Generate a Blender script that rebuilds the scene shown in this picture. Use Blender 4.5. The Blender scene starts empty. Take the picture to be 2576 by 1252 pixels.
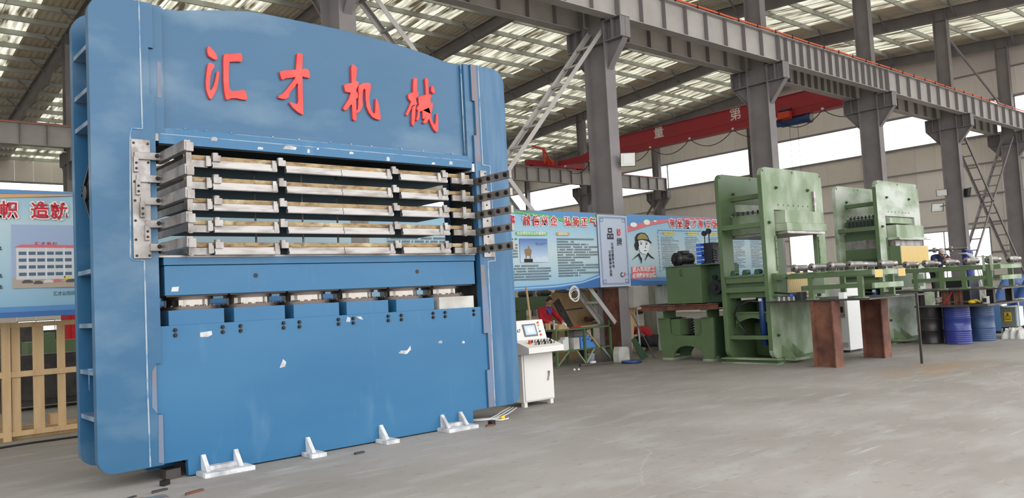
import bpy, bmesh, math, random
from mathutils import Vector, Matrix
from mathutils.geometry import tessellate_polygon

random.seed(7)
scene = bpy.context.scene
COL = scene.collection

# ------------------------------------------------------------------ camera
# world: X runs along the hall (and along the press front), Y across it, Z up
cam_data = bpy.data.cameras.new('camera')
cam_data.sensor_width = 36.0
cam_data.lens = 2026.0 / 2576.0 * 36.0
cam_data.clip_end = 500
cam = bpy.data.objects.new('camera', cam_data)
COL.objects.link(cam)
YAW, PITCH, ROLL = 0.71251579, 0.05896233, -0.05313716
fw = Vector((math.sin(YAW) * math.cos(PITCH), math.cos(YAW) * math.cos(PITCH), math.sin(PITCH)))
rt = Vector((math.cos(YAW), -math.sin(YAW), 0))
up = rt.cross(fw)
r2 = math.cos(ROLL) * rt + math.sin(ROLL) * up
u2 = -math.sin(ROLL) * rt + math.cos(ROLL) * up
mw = Matrix((r2, u2, -fw)).transposed().to_4x4()
mw.translation = Vector((0, 0, 1.65))
cam.matrix_world = mw
scene.camera = cam

# ------------------------------------------------------------------ daylight
world = bpy.data.worlds.new('overcast_sky')
scene.world = world
world.use_nodes = True
bg = world.node_tree.nodes['Background']
bg.inputs['Color'].default_value = (0.97, 0.98, 1.0, 1)
bg.inputs['Strength'].default_value = 1.0
scene.view_settings.view_transform = 'Standard'
scene.view_settings.look = 'None'
scene.view_settings.gamma = 1.0
scene.view_settings.use_curve_mapping = False
scene.view_settings.exposure = 1.6

# ------------------------------------------------------------------ materials
MATS = {}


def mat(name, col, rough=0.6, metal=0.0, col2=None, scale=3.0, lo=0.4, hi=0.65, bump=0.0, bscale=40.0,
        stretch=(1, 1, 1), detail=5.0, spec=0.5, col3=None, scale3=2.0, lo3=0.55, hi3=0.7, stretch3=(1, 1, 1)):
    m = bpy.data.materials.new(name)
    m.use_nodes = True
    nt = m.node_tree
    b = nt.nodes['Principled BSDF']
    b.inputs['Roughness'].default_value = rough
    b.inputs['Metallic'].default_value = metal
    b.inputs['Specular IOR Level'].default_value = spec
    b.inputs['Base Color'].default_value = (*col, 1)
    tc = nt.nodes.new('ShaderNodeTexCoord')

    def noise(sc, st, dt):
        mp = nt.nodes.new('ShaderNodeMapping')
        mp.inputs['Scale'].default_value = st
        nt.links.new(tc.outputs['Object'], mp.inputs['Vector'])
        n = nt.nodes.new('ShaderNodeTexNoise')
        n.inputs['Scale'].default_value = sc
        n.inputs['Detail'].default_value = dt
        nt.links.new(mp.outputs['Vector'], n.inputs['Vector'])
        return n

    def ramp(n, a, c):
        r = nt.nodes.new('ShaderNodeMapRange')
        r.inputs['From Min'].default_value = a
        r.inputs['From Max'].default_value = c
        nt.links.new(n.outputs['Fac'], r.inputs['Value'])
        return r
    last = None
    if col2:
        r = ramp(noise(scale, stretch, detail), lo, hi)
        mx = nt.nodes.new('ShaderNodeMix')
        mx.data_type = 'RGBA'
        mx.inputs[6].default_value = (*col, 1)
        mx.inputs[7].default_value = (*col2, 1)
        nt.links.new(r.outputs['Result'], mx.inputs[0])
        last = mx.outputs[2]
    if col3:
        r = ramp(noise(scale3, stretch3, 6.0), lo3, hi3)
        mx = nt.nodes.new('ShaderNodeMix')
        mx.data_type = 'RGBA'
        if last is None:
            mx.inputs[6].default_value = (*col, 1)
        else:
            nt.links.new(last, mx.inputs[6])
        mx.inputs[7].default_value = (*col3, 1)
        nt.links.new(r.outputs['Result'], mx.inputs[0])
        last = mx.outputs[2]
    if last is not None:
        nt.links.new(last, b.inputs['Base Color'])
    if bump:
        bn = nt.nodes.new('ShaderNodeBump')
        bn.inputs['Strength'].default_value = bump
        bn.inputs['Distance'].default_value = 0.01
        n = noise(bscale, (1, 1, 1), 4.0)
        nt.links.new(n.outputs['Fac'], bn.inputs['Height'])
        nt.links.new(bn.outputs['Normal'], b.inputs['Normal'])
    MATS[name] = m
    return m


def glassy(name, transp, tint):
    m = bpy.data.materials.new(name)
    m.use_nodes = True
    nt = m.node_tree
    nt.nodes.remove(nt.nodes['Principled BSDF'])
    out = nt.nodes['Material Output']
    a = nt.nodes.new('ShaderNodeBsdfTransparent')
    a.inputs['Color'].default_value = (*tint, 1)
    t = nt.nodes.new('ShaderNodeBsdfTranslucent')
    t.inputs['Color'].default_value = (*tint, 1)
    mx = nt.nodes.new('ShaderNodeMixShader')
    mx.inputs[0].default_value = 1 - transp
    nt.links.new(a.outputs[0], mx.inputs[1])
    nt.links.new(t.outputs[0], mx.inputs[2])
    nt.links.new(mx.outputs[0], out.inputs['Surface'])
    MATS[name] = m
    return m


mat('concrete', (0.332, 0.308, 0.284), 0.72, col2=(0.248, 0.226, 0.203), scale=0.45, lo=0.35, hi=0.7, bump=0.2, bscale=14,
    detail=9, col3=(0.375, 0.362, 0.345), scale3=2.2, lo3=0.50, hi3=0.80, stretch3=(0.5, 1.3, 1), spec=0.18)


def dress_floor():
    nt = MATS['concrete'].node_tree
    b = nt.nodes['Principled BSDF']
    src = b.inputs['Base Color'].links[0].from_socket
    tc = nt.nodes.new('ShaderNodeTexCoord')

    def mix(fac, colr, prev):
        m = nt.nodes.new('ShaderNodeMix')
        m.data_type = 'RGBA'
        nt.links.new(fac, m.inputs[0])
        nt.links.new(prev, m.inputs[6])
        m.inputs[7].default_value = (*colr, 1)
        return m.outputs[2]

    def rng(sock, lo, hi, a=0.0, c=1.0):
        r = nt.nodes.new('ShaderNodeMapRange')
        r.inputs['From Min'].default_value = lo
        r.inputs['From Max'].default_value = hi
        r.inputs['To Min'].default_value = a
        r.inputs['To Max'].default_value = c
        nt.links.new(sock, r.inputs['Value'])
        return r.outputs['Result']

    def noise(scale, rot, st, det=3.0):
        mp = nt.nodes.new('ShaderNodeMapping')
        mp.inputs['Rotation'].default_value = (0, 0, rot)
        mp.inputs['Scale'].default_value = st
        nt.links.new(tc.outputs['Object'], mp.inputs['Vector'])
        n = nt.nodes.new('ShaderNodeTexNoise')
        n.inputs['Scale'].default_value = scale
        n.inputs['Detail'].default_value = det
        nt.links.new(mp.outputs['Vector'], n.inputs['Vector'])
        return n.outputs['Fac']
    # fine pale scuffs in three directions, then dark specks
    for rot, st, lo in ((.4, (.5, 5, 1), .66), (1.3, (.6, 6, 1), .67), (-.5, (.45, 6, 1), .67)):
        src = mix(rng(noise(2.2, rot, st, 5.0), lo, lo + .06, 0, .55), (.47, .455, .435), src)
    src = mix(rng(noise(9, 0, (1, 1, 1), 6.0), .60, .75, 0, .45), (.16, .148, .132), src)
    # cracks
    mp = nt.nodes.new('ShaderNodeMapping')
    mp.inputs['Scale'].default_value = (.16, .16, 1)
    nt.links.new(tc.outputs['Object'], mp.inputs['Vector'])
    wob = nt.nodes.new('ShaderNodeTexNoise')
    wob.inputs['Scale'].default_value = 1.3
    wob.inputs['Detail'].default_value = 6
    nt.links.new(tc.outputs['Object'], wob.inputs['Vector'])
    add = nt.nodes.new('ShaderNodeMixRGB')
    add.inputs[0].default_value = .06
    nt.links.new(mp.outputs['Vector'], add.inputs[1])
    nt.links.new(wob.outputs['Color'], add.inputs[2])
    vo = nt.nodes.new('ShaderNodeTexVoronoi')
    vo.feature = 'DISTANCE_TO_EDGE'
    vo.inputs['Scale'].default_value = 1.0
    nt.links.new(add.outputs[0], vo.inputs['Vector'])
    src = mix(rng(vo.outputs['Distance'], .0, .0018, .30, 0), (.46, .44, .41), src)
    # floor colour darkened around the machines, standing in for dimmer light there
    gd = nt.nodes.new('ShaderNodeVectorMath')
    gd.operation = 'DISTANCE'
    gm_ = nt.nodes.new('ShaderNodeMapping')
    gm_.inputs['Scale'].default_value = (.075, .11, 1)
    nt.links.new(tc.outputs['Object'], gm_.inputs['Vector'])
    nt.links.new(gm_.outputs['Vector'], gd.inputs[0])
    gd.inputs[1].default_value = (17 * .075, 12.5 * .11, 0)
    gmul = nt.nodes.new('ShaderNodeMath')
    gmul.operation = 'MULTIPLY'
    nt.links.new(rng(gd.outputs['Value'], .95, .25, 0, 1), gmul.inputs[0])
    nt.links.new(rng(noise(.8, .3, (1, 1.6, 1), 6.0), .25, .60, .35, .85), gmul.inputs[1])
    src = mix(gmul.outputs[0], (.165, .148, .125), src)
    # rusty water stain beside the lone steel bar
    sx = nt.nodes.new('ShaderNodeVectorMath')
    sx.operation = 'DISTANCE'
    mp2 = nt.nodes.new('ShaderNodeMapping')
    mp2.inputs['Scale'].default_value = (.42, 1.1, 1)
    nt.links.new(tc.outputs['Object'], mp2.inputs['Vector'])
    nt.links.new(mp2.outputs['Vector'], sx.inputs[0])
    sx.inputs[1].default_value = (15.0 * .42, 6.0 * 1.1, 0)
    mu = nt.nodes.new('ShaderNodeMath')
    mu.operation = 'MULTIPLY'
    nt.links.new(rng(sx.outputs['Value'], 1.0, .1, 0, 1), mu.inputs[0])
    nt.links.new(rng(noise(1.6, 0, (1, 2.5, 1), 5.0), .40, .62, 0, .75), mu.inputs[1])
    src = mix(mu.outputs[0], (.33, .20, .10), src)
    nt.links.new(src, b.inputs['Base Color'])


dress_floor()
mat('steel_grey', (0.205, 0.186, 0.186), 0.55, col2=(0.245, 0.225, 0.22), scale=1.2, spec=0.35)
mat('runway_grey', (0.40, 0.37, 0.35), 0.55, col2=(0.46, 0.43, 0.41), scale=1.5, spec=0.35)
mat('orange_pvc', (0.75, 0.13, 0.05), 0.45)
mat('rail_red', (0.42, 0.10, 0.06), 0.6)
mat('wall_cream', (0.82, 0.765, 0.70), 0.6, col2=(0.76, 0.70, 0.635), scale=0.5, spec=0.3)
mat('girt_grey', (0.27, 0.26, 0.255), 0.6)
mat('roof_sheet', (0.80, 0.74, 0.61), 0.6, col2=(0.68, 0.60, 0.46), scale=0.35, spec=0.3)
mat('galvanised', (0.46, 0.475, 0.43), 0.5, col2=(0.40, 0.405, 0.36), scale=0.6, metal=0.0)
sk_ = glassy('skylight_sheet', 0.0, (0.46, 0.45, 0.36))
nt_ = sk_.node_tree
tr_ = [n for n in nt_.nodes if n.type == 'BSDF_TRANSLUCENT'][0]
df_ = nt_.nodes.new('ShaderNodeBsdfDiffuse')
df_.inputs['Color'].default_value = (0.62, 0.55, 0.42, 1)
mx_ = [n for n in nt_.nodes if n.type == 'MIX_SHADER'][0]
tc_ = nt_.nodes.new('ShaderNodeTexCoord')
mp_ = nt_.nodes.new('ShaderNodeMapping')
mp_.inputs['Scale'].default_value = (4.0, 0.5, 1)
ns_ = nt_.nodes.new('ShaderNodeTexNoise')
ns_.inputs['Scale'].default_value = 1.1
ns_.inputs['Detail'].default_value = 5
mr_ = nt_.nodes.new('ShaderNodeMapRange')
mr_.inputs['From Min'].default_value = 0.38
mr_.inputs['From Max'].default_value = 0.62
nt_.links.new(tc_.outputs['Object'], mp_.inputs['Vector'])
nt_.links.new(mp_.outputs['Vector'], ns_.inputs['Vector'])
nt_.links.new(ns_.outputs['Fac'], mr_.inputs['Value'])
nt_.links.new(df_.outputs[0], mx_.inputs[1])
nt_.links.new(tr_.outputs[0], mx_.inputs[2])
nt_.links.new(mr_.outputs['Result'], mx_.inputs[0])
glassy('window_pane', 0.90, (0.97, 0.98, 1.0))
mat('crane_red', (0.36, 0.018, 0.028), 0.45, col2=(0.30, 0.02, 0.03), scale=0.8)
mat('crane_orange', (0.60, 0.06, 0.03), 0.5)
mat('hoist_blue', (0.03, 0.07, 0.20), 0.4)
mat('white_paint', (0.78, 0.78, 0.76), 0.5)
mat('black_rubber', (0.015, 0.015, 0.016), 0.5)
mat('blue_paint', (0.020, 0.126, 0.262), 0.36, col2=(0.034, 0.152, 0.290), scale=0.9, lo=0.35, hi=0.75, stretch=(0.6, 1, 1.6),
    bump=0.10, bscale=9, col3=(0.10, 0.22, 0.35), scale3=2.2, lo3=0.60, hi3=0.95, stretch3=(2.0, 1, 0.5))
mat('blue_dust_sheen', (0.030, 0.116, 0.222), 0.34, col2=(0.021, 0.104, 0.208), scale=1.1, lo=0.35, hi=0.7, stretch=(0.7, 1, 1.8),
    bump=0.12, bscale=9, col3=(0.15, 0.24, 0.32), scale3=0.9, lo3=0.54, hi3=0.84, stretch3=(.8, 1, 1.7))  # pale patches are dust smears plus painted-in sheen of reflected light
mat('blue_streaked', (0.025, 0.114, 0.230), 0.38, col2=(0.070, 0.162, 0.275), scale=3.0, lo=0.45, hi=0.7, stretch=(2.4, 1, 0.25),
    bump=0.12, bscale=9)
mat('blue_edge', (0.07, 0.16, 0.27), 0.5, col2=(0.22, 0.26, 0.30), scale=4, stretch=(1, 1, .4))
mat('blue_dark', (0.014, 0.075, 0.20), 0.45)
mat('joint_metal', (0.20, 0.17, 0.18), 0.55, metal=0.3, col2=(0.13, 0.22, 0.36), scale=3.0, stretch=(1, 1, .5))
mat('weld_white', (0.34, 0.41, 0.47), 0.45, col2=(0.10, 0.24, 0.42), scale=6.0, lo=0.5, hi=0.65)
mat('primer_white', (0.62, 0.63, 0.64), 0.6, col2=(0.36, 0.35, 0.36), scale=9.0, stretch=(1, 1, .5))
mat('letter_red', (0.80, 0.042, 0.028), 0.40, bump=0.25, bscale=18, col2=(0.82, 0.07, 0.05), scale=5)
mat('bare_steel', (0.36, 0.335, 0.315), 0.40, metal=0.7, col2=(0.19, 0.165, 0.15), scale=6.0, stretch=(1, 1, .6), lo=.42, hi=.68, col3=(0.50, 0.48, 0.46), scale3=4, lo3=.58, hi3=.75)
mat('steel_bright', (0.40, 0.375, 0.355), 0.38, metal=0.75, col2=(0.22, 0.195, 0.175), scale=5.0, stretch=(.6, 1, 3), lo=.45, hi=.7)
mat('brass_edge', (0.34, 0.235, 0.105), 0.55, col2=(0.15, 0.085, 0.035), scale=9.0, stretch=(1.2, 1, 3), lo=.45, hi=.7, col3=(0.50, 0.41, 0.24), scale3=6)
mat('plate_dark', (0.012, 0.012, 0.013), 0.45, metal=0.0, col2=(0.022, 0.021, 0.021), scale=2.0, spec=0.08)
mat('bolt_black', (0.025, 0.023, 0.024), 0.4, metal=0.5)
mat('cyl_chrome', (0.42, 0.385, 0.34), 0.28, metal=1.0)
mat('cyl_flange', (0.14, 0.115, 0.105), 0.38, metal=0.8)
mat('green_paint', (0.083, 0.132, 0.058), 0.45, col2=(0.10, 0.155, 0.072), scale=1.3)
mat('green_pale', (0.155, 0.22, 0.112), 0.5, col2=(0.38, 0.43, 0.33), scale=1.6, lo=0.42, hi=0.72, stretch=(1.2, 1, .8), detail=7)  # paler base carries the light on front faces; patches are sanding and primer
mat('green_filler', (0.155, 0.225, 0.11), 0.55, col2=(0.50, 0.535, 0.465), scale=1.3, lo=0.36, hi=0.60, stretch=(.7, 1, 1.4), detail=7)
mat('green_dark', (0.035, 0.075, 0.040), 0.5)
mat('dark_steel', (0.045, 0.040, 0.038), 0.5, metal=0.3, col2=(0.08, 0.07, 0.062), scale=3)
mat('rust', (0.115, 0.042, 0.026), 0.75, col2=(0.20, 0.085, 0.05), scale=3.0, col3=(0.07, 0.03, 0.022), scale3=5)
mat('yellow_hazard', (0.66, 0.44, 0.09), 0.5)
mat('hazard_back', (0.60, 0.55, 0.45), 0.6)
mat('cloth_navy', (0.02, 0.03, 0.09), 0.85)
mat('yellow_plain', (0.72, 0.50, 0.03), 0.5)
mat('console_white', (0.66, 0.63, 0.59), 0.45)
mat('screen_grey', (0.10, 0.10, 0.11), 0.4)
mat('pine', (0.62, 0.43, 0.235), 0.65, col2=(0.52, 0.335, 0.16), scale=1.4, stretch=(6, 6, .6), col3=(0.33, 0.19, 0.08), scale3=3.0, lo3=0.68, hi3=0.78)
mat('plywood', (0.47, 0.32, 0.165), 0.65, col2=(0.36, 0.22, 0.10), scale=1.0, stretch=(2, 2, .5))
mat('drum_black', (0.018, 0.015, 0.015), 0.4, col2=(0.035, 0.028, 0.027), scale=3)
mat('drum_blue', (0.022, 0.030, 0.20), 0.32, col2=(0.03, 0.05, 0.26), scale=3)
mat('drum_faded', (0.030, 0.062, 0.155), 0.42, col2=(0.06, 0.11, 0.22), scale=3)
mat('cabinet_blue', (0.10, 0.24, 0.50), 0.45)
mat('cabinet_pale', (0.60, 0.68, 0.80), 0.45)
mat('tarp_blue', (0.030, 0.09, 0.26), 0.5, col2=(0.02, 0.06, 0.19), scale=2.0, bump=.3, bscale=25)
mat('grey_green', (0.16, 0.175, 0.15), 0.6)
mat('cloth_red', (0.45, 0.012, 0.022), 0.8, col2=(0.36, 0.01, 0.018), scale=8)
mat('cloth_blue', (0.08, 0.10, 0.38), 0.8)
mat('cloth_dark', (0.02, 0.02, 0.026), 0.85)
mat('skin', (0.42, 0.22, 0.14), 0.6)
mat('hair_black', (0.008, 0.007, 0.007), 0.5)
mat('glove_white', (0.70, 0.68, 0.64), 0.85)
mat('cap_grey', (0.45, 0.41, 0.38), 0.8)
mat('plastic_white', (0.72, 0.72, 0.70), 0.5)
mat('lamp_face', (0.75, 0.75, 0.66), 0.35)
mat('stone_pale', (0.40, 0.385, 0.34), 0.8, col2=(0.55, 0.54, 0.50), scale=4)
mat('board_grey', (0.33, 0.31, 0.285), 0.7, col2=(0.28, 0.26, 0.24), scale=2)
mat('box_blue', (0.08, 0.24, 0.60), 0.5)
mat('motor_black', (0.017, 0.017, 0.019), 0.38)
mat('valve_blue', (0.04, 0.14, 0.62), 0.4)
mat('cyl_blue', (0.015, 0.05, 0.17), 0.35)
mat('galv_sheet', (0.42, 0.44, 0.38), 0.35, metal=0.5, col2=(0.30, 0.32, 0.26), scale=2, stretch=(3, 3, .6))
# flat prints on the banners
for nm, c in dict(print_sky=(0.36, 0.55, 0.66), print_pale=(0.47, 0.62, 0.70), print_white=(0.72, 0.76, 0.78), print_navy=(0.055, 0.15, 0.36),
                  print_blue=(0.11, 0.27, 0.52), print_green=(0.14, 0.42, 0.13), print_pink=(0.62, 0.17, 0.20), print_red=(0.55, 0.025, 0.04),
                  print_text=(0.055, 0.075, 0.09), print_orange=(0.60, 0.36, 0.17), print_gold=(0.44, 0.36, 0.15), print_ivory=(0.78, 0.76, 0.70),
                  print_lilac=(0.45, 0.50, 0.60), print_black=(0.02, 0.02, 0.024), print_photo_sky=(0.34, 0.43, 0.60), print_wall=(0.62, 0.62, 0.62),
                  print_glass=(0.09, 0.15, 0.23), print_car=(0.10, 0.10, 0.11), print_ground=(0.45, 0.37, 0.30), print_deep=(0.06, 0.16, 0.40),
                  print_cloud=(0.55, 0.62, 0.72), print_bronze=(0.26, 0.17, 0.085), print_yellow=(0.70, 0.62, 0.18), print_olive=(0.30, 0.26, 0.10)).items():
    mat(nm, c, 0.55, spec=0.25)


# ------------------------------------------------------------------ mesh builder
class MB:
    def __init__(s):
        s.v, s.f, s.sm = [], [], []

    def add(s, vs, fs, smooth=False):
        o = len(s.v)
        s.v += [tuple(v) for v in vs]
        s.f += [tuple(i + o for i in f) for f in fs]
        s.sm += [smooth] * len(fs)
        return s

    def box(s, x0, x1, y0, y1, z0, z1):
        vs = [(x, y, z) for z in (z0, z1) for y in (y0, y1) for x in (x0, x1)]
        return s.add(vs, [(0, 2, 3, 1), (4, 5, 7, 6), (0, 1, 5, 4), (2, 6, 7, 3), (0, 4, 6, 2), (1, 3, 7, 5)])

    def bar(s, p0, p1, w, h, side=None):
        """rectangular bar from p0 to p1, w across (side direction), h along the third axis"""
        p0, p1 = Vector(p0), Vector(p1)
        d = (p1 - p0).normalized()
        a = Vector(side) if side else (Vector((0, 0, 1)) if abs(d.z) < .95 else Vector((1, 0, 0)))
        if not side:
            a = d.cross(a).normalized()
        a = (a - d * a.dot(d)).normalized()
        b = d.cross(a).normalized()
        vs = []
        for p in (p0, p1):
            for i, j in ((-1, -1), (1, -1), (1, 1), (-1, 1)):
                vs.append(p + a * (w / 2 * i) + b * (h / 2 * j))
        return s.add(vs, [(0, 3, 2, 1), (4, 5, 6, 7), (0, 1, 5, 4), (1, 2, 6, 5), (2, 3, 7, 6), (3, 0, 4, 7)])

    def prism(s, poly, axis, a0, a1, holes=()):
        loops = [list(poly)] + [list(h) for h in holes]

        def p3(p, a):
            return {'y': (p[0], a, p[1]), 'x': (a, p[0], p[1]), 'z': (p[0], p[1], a)}[axis]
        flat = [p for l in loops for p in l]
        tris = tessellate_polygon([[Vector((p[0], p[1], 0)) for p in l] for l in loops])
        n = len(flat)
        vs = [p3(p, a0) for p in flat] + [p3(p, a1) for p in flat]
        fs = [tuple(t) for t in tris] + [tuple(i + n for i in reversed(t)) for t in tris]
        o = 0
        for l in loops:
            k = len(l)
            for i in range(k):
                j = (i + 1) % k
                fs.append((o + i, o + j, n + o + j, n + o + i))
            o += k
        return s.add(vs, fs)

    def cyl(s, p0, p1, r, n=16, r2=None, caps=True, smooth=True):
        p0, p1 = Vector(p0), Vector(p1)
        r2 = r if r2 is None else r2
        d = (p1 - p0).normalized()
        a = d.cross(Vector((0, 0, 1)) if abs(d.z) < .9 else Vector((1, 0, 0))).normalized()
        b = d.cross(a)
        vs = []
        for p, rr in ((p0, r), (p1, r2)):
            for i in range(n):
                t = 2 * math.pi * i / n
                vs.append(p + (a * math.cos(t) + b * math.sin(t)) * rr)
        s.add(vs, [(i, (i + 1) % n, n + (i + 1) % n, n + i) for i in range(n)], smooth)
        if caps:
            s.add(vs[:n], [tuple(reversed(range(n)))])
            s.add(vs[n:], [tuple(range(n))])
        return s

    def lathe(s, prof, c, n=20, axis=(0, 0, 1), smooth=True):
        d = Vector(axis).normalized()
        a = d.cross(Vector((0, 0, 1)) if abs(d.z) < .9 else Vector((1, 0, 0))).normalized()
        b = d.cross(a)
        c = Vector(c)
        vs, fs = [], []
        for r, h in prof:
            for i in range(n):
                t = 2 * math.pi * i / n
                vs.append(c + d * h + (a * math.cos(t) + b * math.sin(t)) * r)
        for k in range(len(prof) - 1):
            for i in range(n):
                j = (i + 1) % n
                fs.append((k * n + i, k * n + j, (k + 1) * n + j, (k + 1) * n + i))
        fs.append(tuple(reversed(range(n))))
        fs.append(tuple((len(prof) - 1) * n + i for i in range(n)))
        return s.add(vs, fs, smooth)

    def tube(s, pts, r, n=8, smooth=True):
        pts = [Vector(p) for p in pts]
        vs, fs = [], []
        for k, p in enumerate(pts):
            d = (pts[min(k + 1, len(pts) - 1)] - pts[max(k - 1, 0)]).normalized()
            a = d.cross(Vector((0, 0, 1)) if abs(d.z) < .9 else Vector((1, 0, 0))).normalized()
            b = d.cross(a)
            for i in range(n):
                t = 2 * math.pi * i / n
                vs.append(p + (a * math.cos(t) + b * math.sin(t)) * r)
        for k in range(len(pts) - 1):
            for i in range(n):
                j = (i + 1) % n
                fs.append((k * n + i, k * n + j, (k + 1) * n + j, (k + 1) * n + i))
        fs.append(tuple(reversed(range(n))))
        fs.append(tuple((len(pts) - 1) * n + i for i in range(n)))
        return s.add(vs, fs, smooth)

    def ball(s, c, rx, ry, rz, n=14, m=9):
        prof_v, fs = [], []
        c = Vector(c)
        for k in range(1, m):
            ph = math.pi * k / m
            for i in range(n):
                t = 2 * math.pi * i / n
                prof_v.append(c + Vector((rx * math.sin(ph) * math.cos(t), ry * math.sin(ph) * math.sin(t), rz * math.cos(ph))))
        for k in range(m - 2):
            for i in range(n):
                j = (i + 1) % n
                fs.append((k * n + i, (k + 1) * n + i, (k + 1) * n + j, k * n + j))
        top, bot = len(prof_v), len(prof_v) + 1
        prof_v += [c + Vector((0, 0, rz)), c - Vector((0, 0, rz))]
        for i in range(n):
            j = (i + 1) % n
            fs.append((top, i, j))
            fs.append((bot, (m - 2) * n + j, (m - 2) * n + i))
        return s.add(prof_v, fs, True)

    def mesh(s, name, off=(0, 0, 0)):
        me = bpy.data.meshes.new(name)
        ox, oy, oz = off
        me.from_pydata([(x - ox, y - oy, z - oz) for x, y, z in s.v], [], s.f)
        me.polygons.foreach_set('use_smooth', s.sm)
        bm = bmesh.new()
        bm.from_mesh(me)
        bmesh.ops.recalc_face_normals(bm, faces=bm.faces)
        bm.to_mesh(me)
        bm.free()
        me.update()
        return me


def link(name, me, m, parent=None, loc=(0, 0, 0)):
    o = bpy.data.objects.new(name, me)
    COL.objects.link(o)
    o.location = loc
    if parent:
        o.parent = parent
    if m and me and not me.materials:
        me.materials.append(MATS[m] if isinstance(m, str) else m)
    return o


def tag(o, label, cat, group=None):
    o['label'] = label
    o['category'] = cat
    if group:
        o['group'] = group
    return o


class Thing:
    """an Empty at the thing's base; parts are given in world coordinates (or local with loc at origin)"""

    def __init__(s, name, loc, label=None, cat=None, group=None, kind=None):
        s.o = bpy.data.objects.new(name, None)
        s.o.empty_display_size = 0.1
        COL.objects.link(s.o)
        s.loc = Vector(loc)
        s.o.location = s.loc
        if label:
            tag(s.o, label, cat, group)
        if kind:
            s.o['kind'] = kind

    def part(s, name, mb, m, label=None, bevel=0.0, parent=None):
        p = parent or s.o
        o = link(name, mb.mesh(name, s.loc), m, p)
        if parent is not None:
            pass
        if label:
            o['label'] = label
        if bevel:
            bv = o.modifiers.new('bevel', 'BEVEL')
            bv.width = bevel
            bv.segments = 2
            bv.limit_method = 'ANGLE'
        return o

    def inst(s, name, me, m, at, rot=None, parent=None, scale=None):
        """a part that shares mesh data, placed at a world point"""
        o = link(name, me, m, parent or s.o, Vector(at) - s.loc)
        if rot:
            o.rotation_euler = rot
        if scale:
            o.scale = scale
        return o


def single(name, mb, m, label, cat, group=None, bevel=0.0, loc=None):
    loc = loc or mb.v[0]
    o = link(name, mb.mesh(name, loc), m, None, loc)
    tag(o, label, cat, group)
    if bevel:
        bv = o.modifiers.new('bevel', 'BEVEL')
        bv.width = bevel
        bv.segments = 2
        bv.limit_method = 'ANGLE'
    return o


def struct(name, mb, m, loc=(0, 0, 0)):
    o = link(name, mb.mesh(name, loc), m, None, loc)
    o['kind'] = 'structure'
    return o


def copy_tree(src, loc, label=None, group=None):
    r = src.copy()
    COL.objects.link(r)
    r.location = loc
    if label:
        r['label'] = label
    if group:
        r['group'] = group
    for ch in list(src.children):
        c = ch.copy()
        COL.objects.link(c)
        c.parent = r
        for g in list(ch.children):
            d = g.copy()
            COL.objects.link(d)
            d.parent = c
    return r


def text_mesh(txt, size, bold=0.0, align='CENTER'):
    cu = bpy.data.curves.new('txt', 'FONT')
    cu.body = txt
    cu.size = size
    cu.align_x = align
    cu.align_y = 'CENTER'
    cu.resolution_u = 2
    cu.offset = bold
    ob = bpy.data.objects.new('txt', cu)
    COL.objects.link(ob)
    dg = bpy.context.evaluated_depsgraph_get()
    me = bpy.data.meshes.new_from_object(ob.evaluated_get(dg))
    me.materials.clear()
    bpy.data.objects.remove(ob)
    bpy.data.curves.remove(cu)
    return me


def rrect(x0, x1, z0, z1, r, n=6, corners='abcd'):
    """rounded rectangle outline; corners: a bottom-left, b bottom-right, c top-right, d top-left"""
    out = []
    for key, cx, cz, st in (('a', x0 + r, z0 + r, math.pi), ('b', x1 - r, z0 + r, 1.5 * math.pi), ('c', x1 - r, z1 - r, 0), ('d', x0 + r, z1 - r, .5 * math.pi)):
        if key in corners:
            for i in range(n + 1):
                t = st + .5 * math.pi * i / n
                out.append((cx + r * math.cos(t), cz + r * math.sin(t)))
        else:
            out.append({'a': (x0, z0), 'b': (x1, z0), 'c': (x1, z1), 'd': (x0, z1)}[key])
    return out


def circle(cx, cz, r, n=16):
    return [(cx + r * math.cos(2 * math.pi * i / n), cz + r * math.sin(2 * math.pi * i / n)) for i in range(n)]


# ------------------------------------------------------------------ the hall
XC = [0.25 + 7.15 * i for i in range(7)]          # column lines along the hall
ROWS = (13.2, 34.5)                               # two column rows
XW, YW = 44.3, 56.0                               # end wall, back wall
RIDGE = 23.85
Y0R, X0R = 1.0, -16.0


def roofz(y, h):
    return h - 0.07 * abs(y - RIDGE)


fl = MB()
fl.add([(-90, -90, 0), (140, -90, 0), (140, 140, 0), (-90, 140, 0)], [(0, 1, 2, 3)])
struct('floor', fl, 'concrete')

ceil = Thing('ceiling', (0, 0, 0), kind='structure')
SKY = [(x + 1.3, x + 5.9) for x in [0.25 + 7.15 * i for i in range(-2, 6)]]


def sheet(x0, x1, ya, yb):
    """trapezoidal sheet, ribs running down the slope"""
    mb = MB()
    vs, P = [], 0.24
    n = max(1, round((x1 - x0) / P))
    P = (x1 - x0) / n
    prof = [(0, 0), (.40, 0), (.52, .05), (.88, .05)]
    pts = [(x0 + (i + a) * P, b) for i in range(n) for a, b in prof] + [(x1, 0)]
    for y in (ya, yb):
        vs += [(x, y, roofz(y, 13.77) + b) for x, b in pts]
    k = len(pts)
    return mb.add(vs, [(i, i + 1, k + i + 1, k + i) for i in range(k - 1)])


edges = [X0R] + [e for s in SKY for e in s] + [XW + .3]
for ya, yb in ((Y0R, RIDGE), (RIDGE, YW + .3)):
    dk = MB()
    for i in range(0, len(edges), 2):
        s_ = sheet(edges[i], edges[i + 1], ya, yb)
        dk.add(s_.v, s_.f)
    ceil.part('roof_deck', dk, 'roof_sheet')
    for a, b in SKY:
        ceil.part('skylight', sheet(a, b, ya, yb), 'skylight_sheet')

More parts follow.
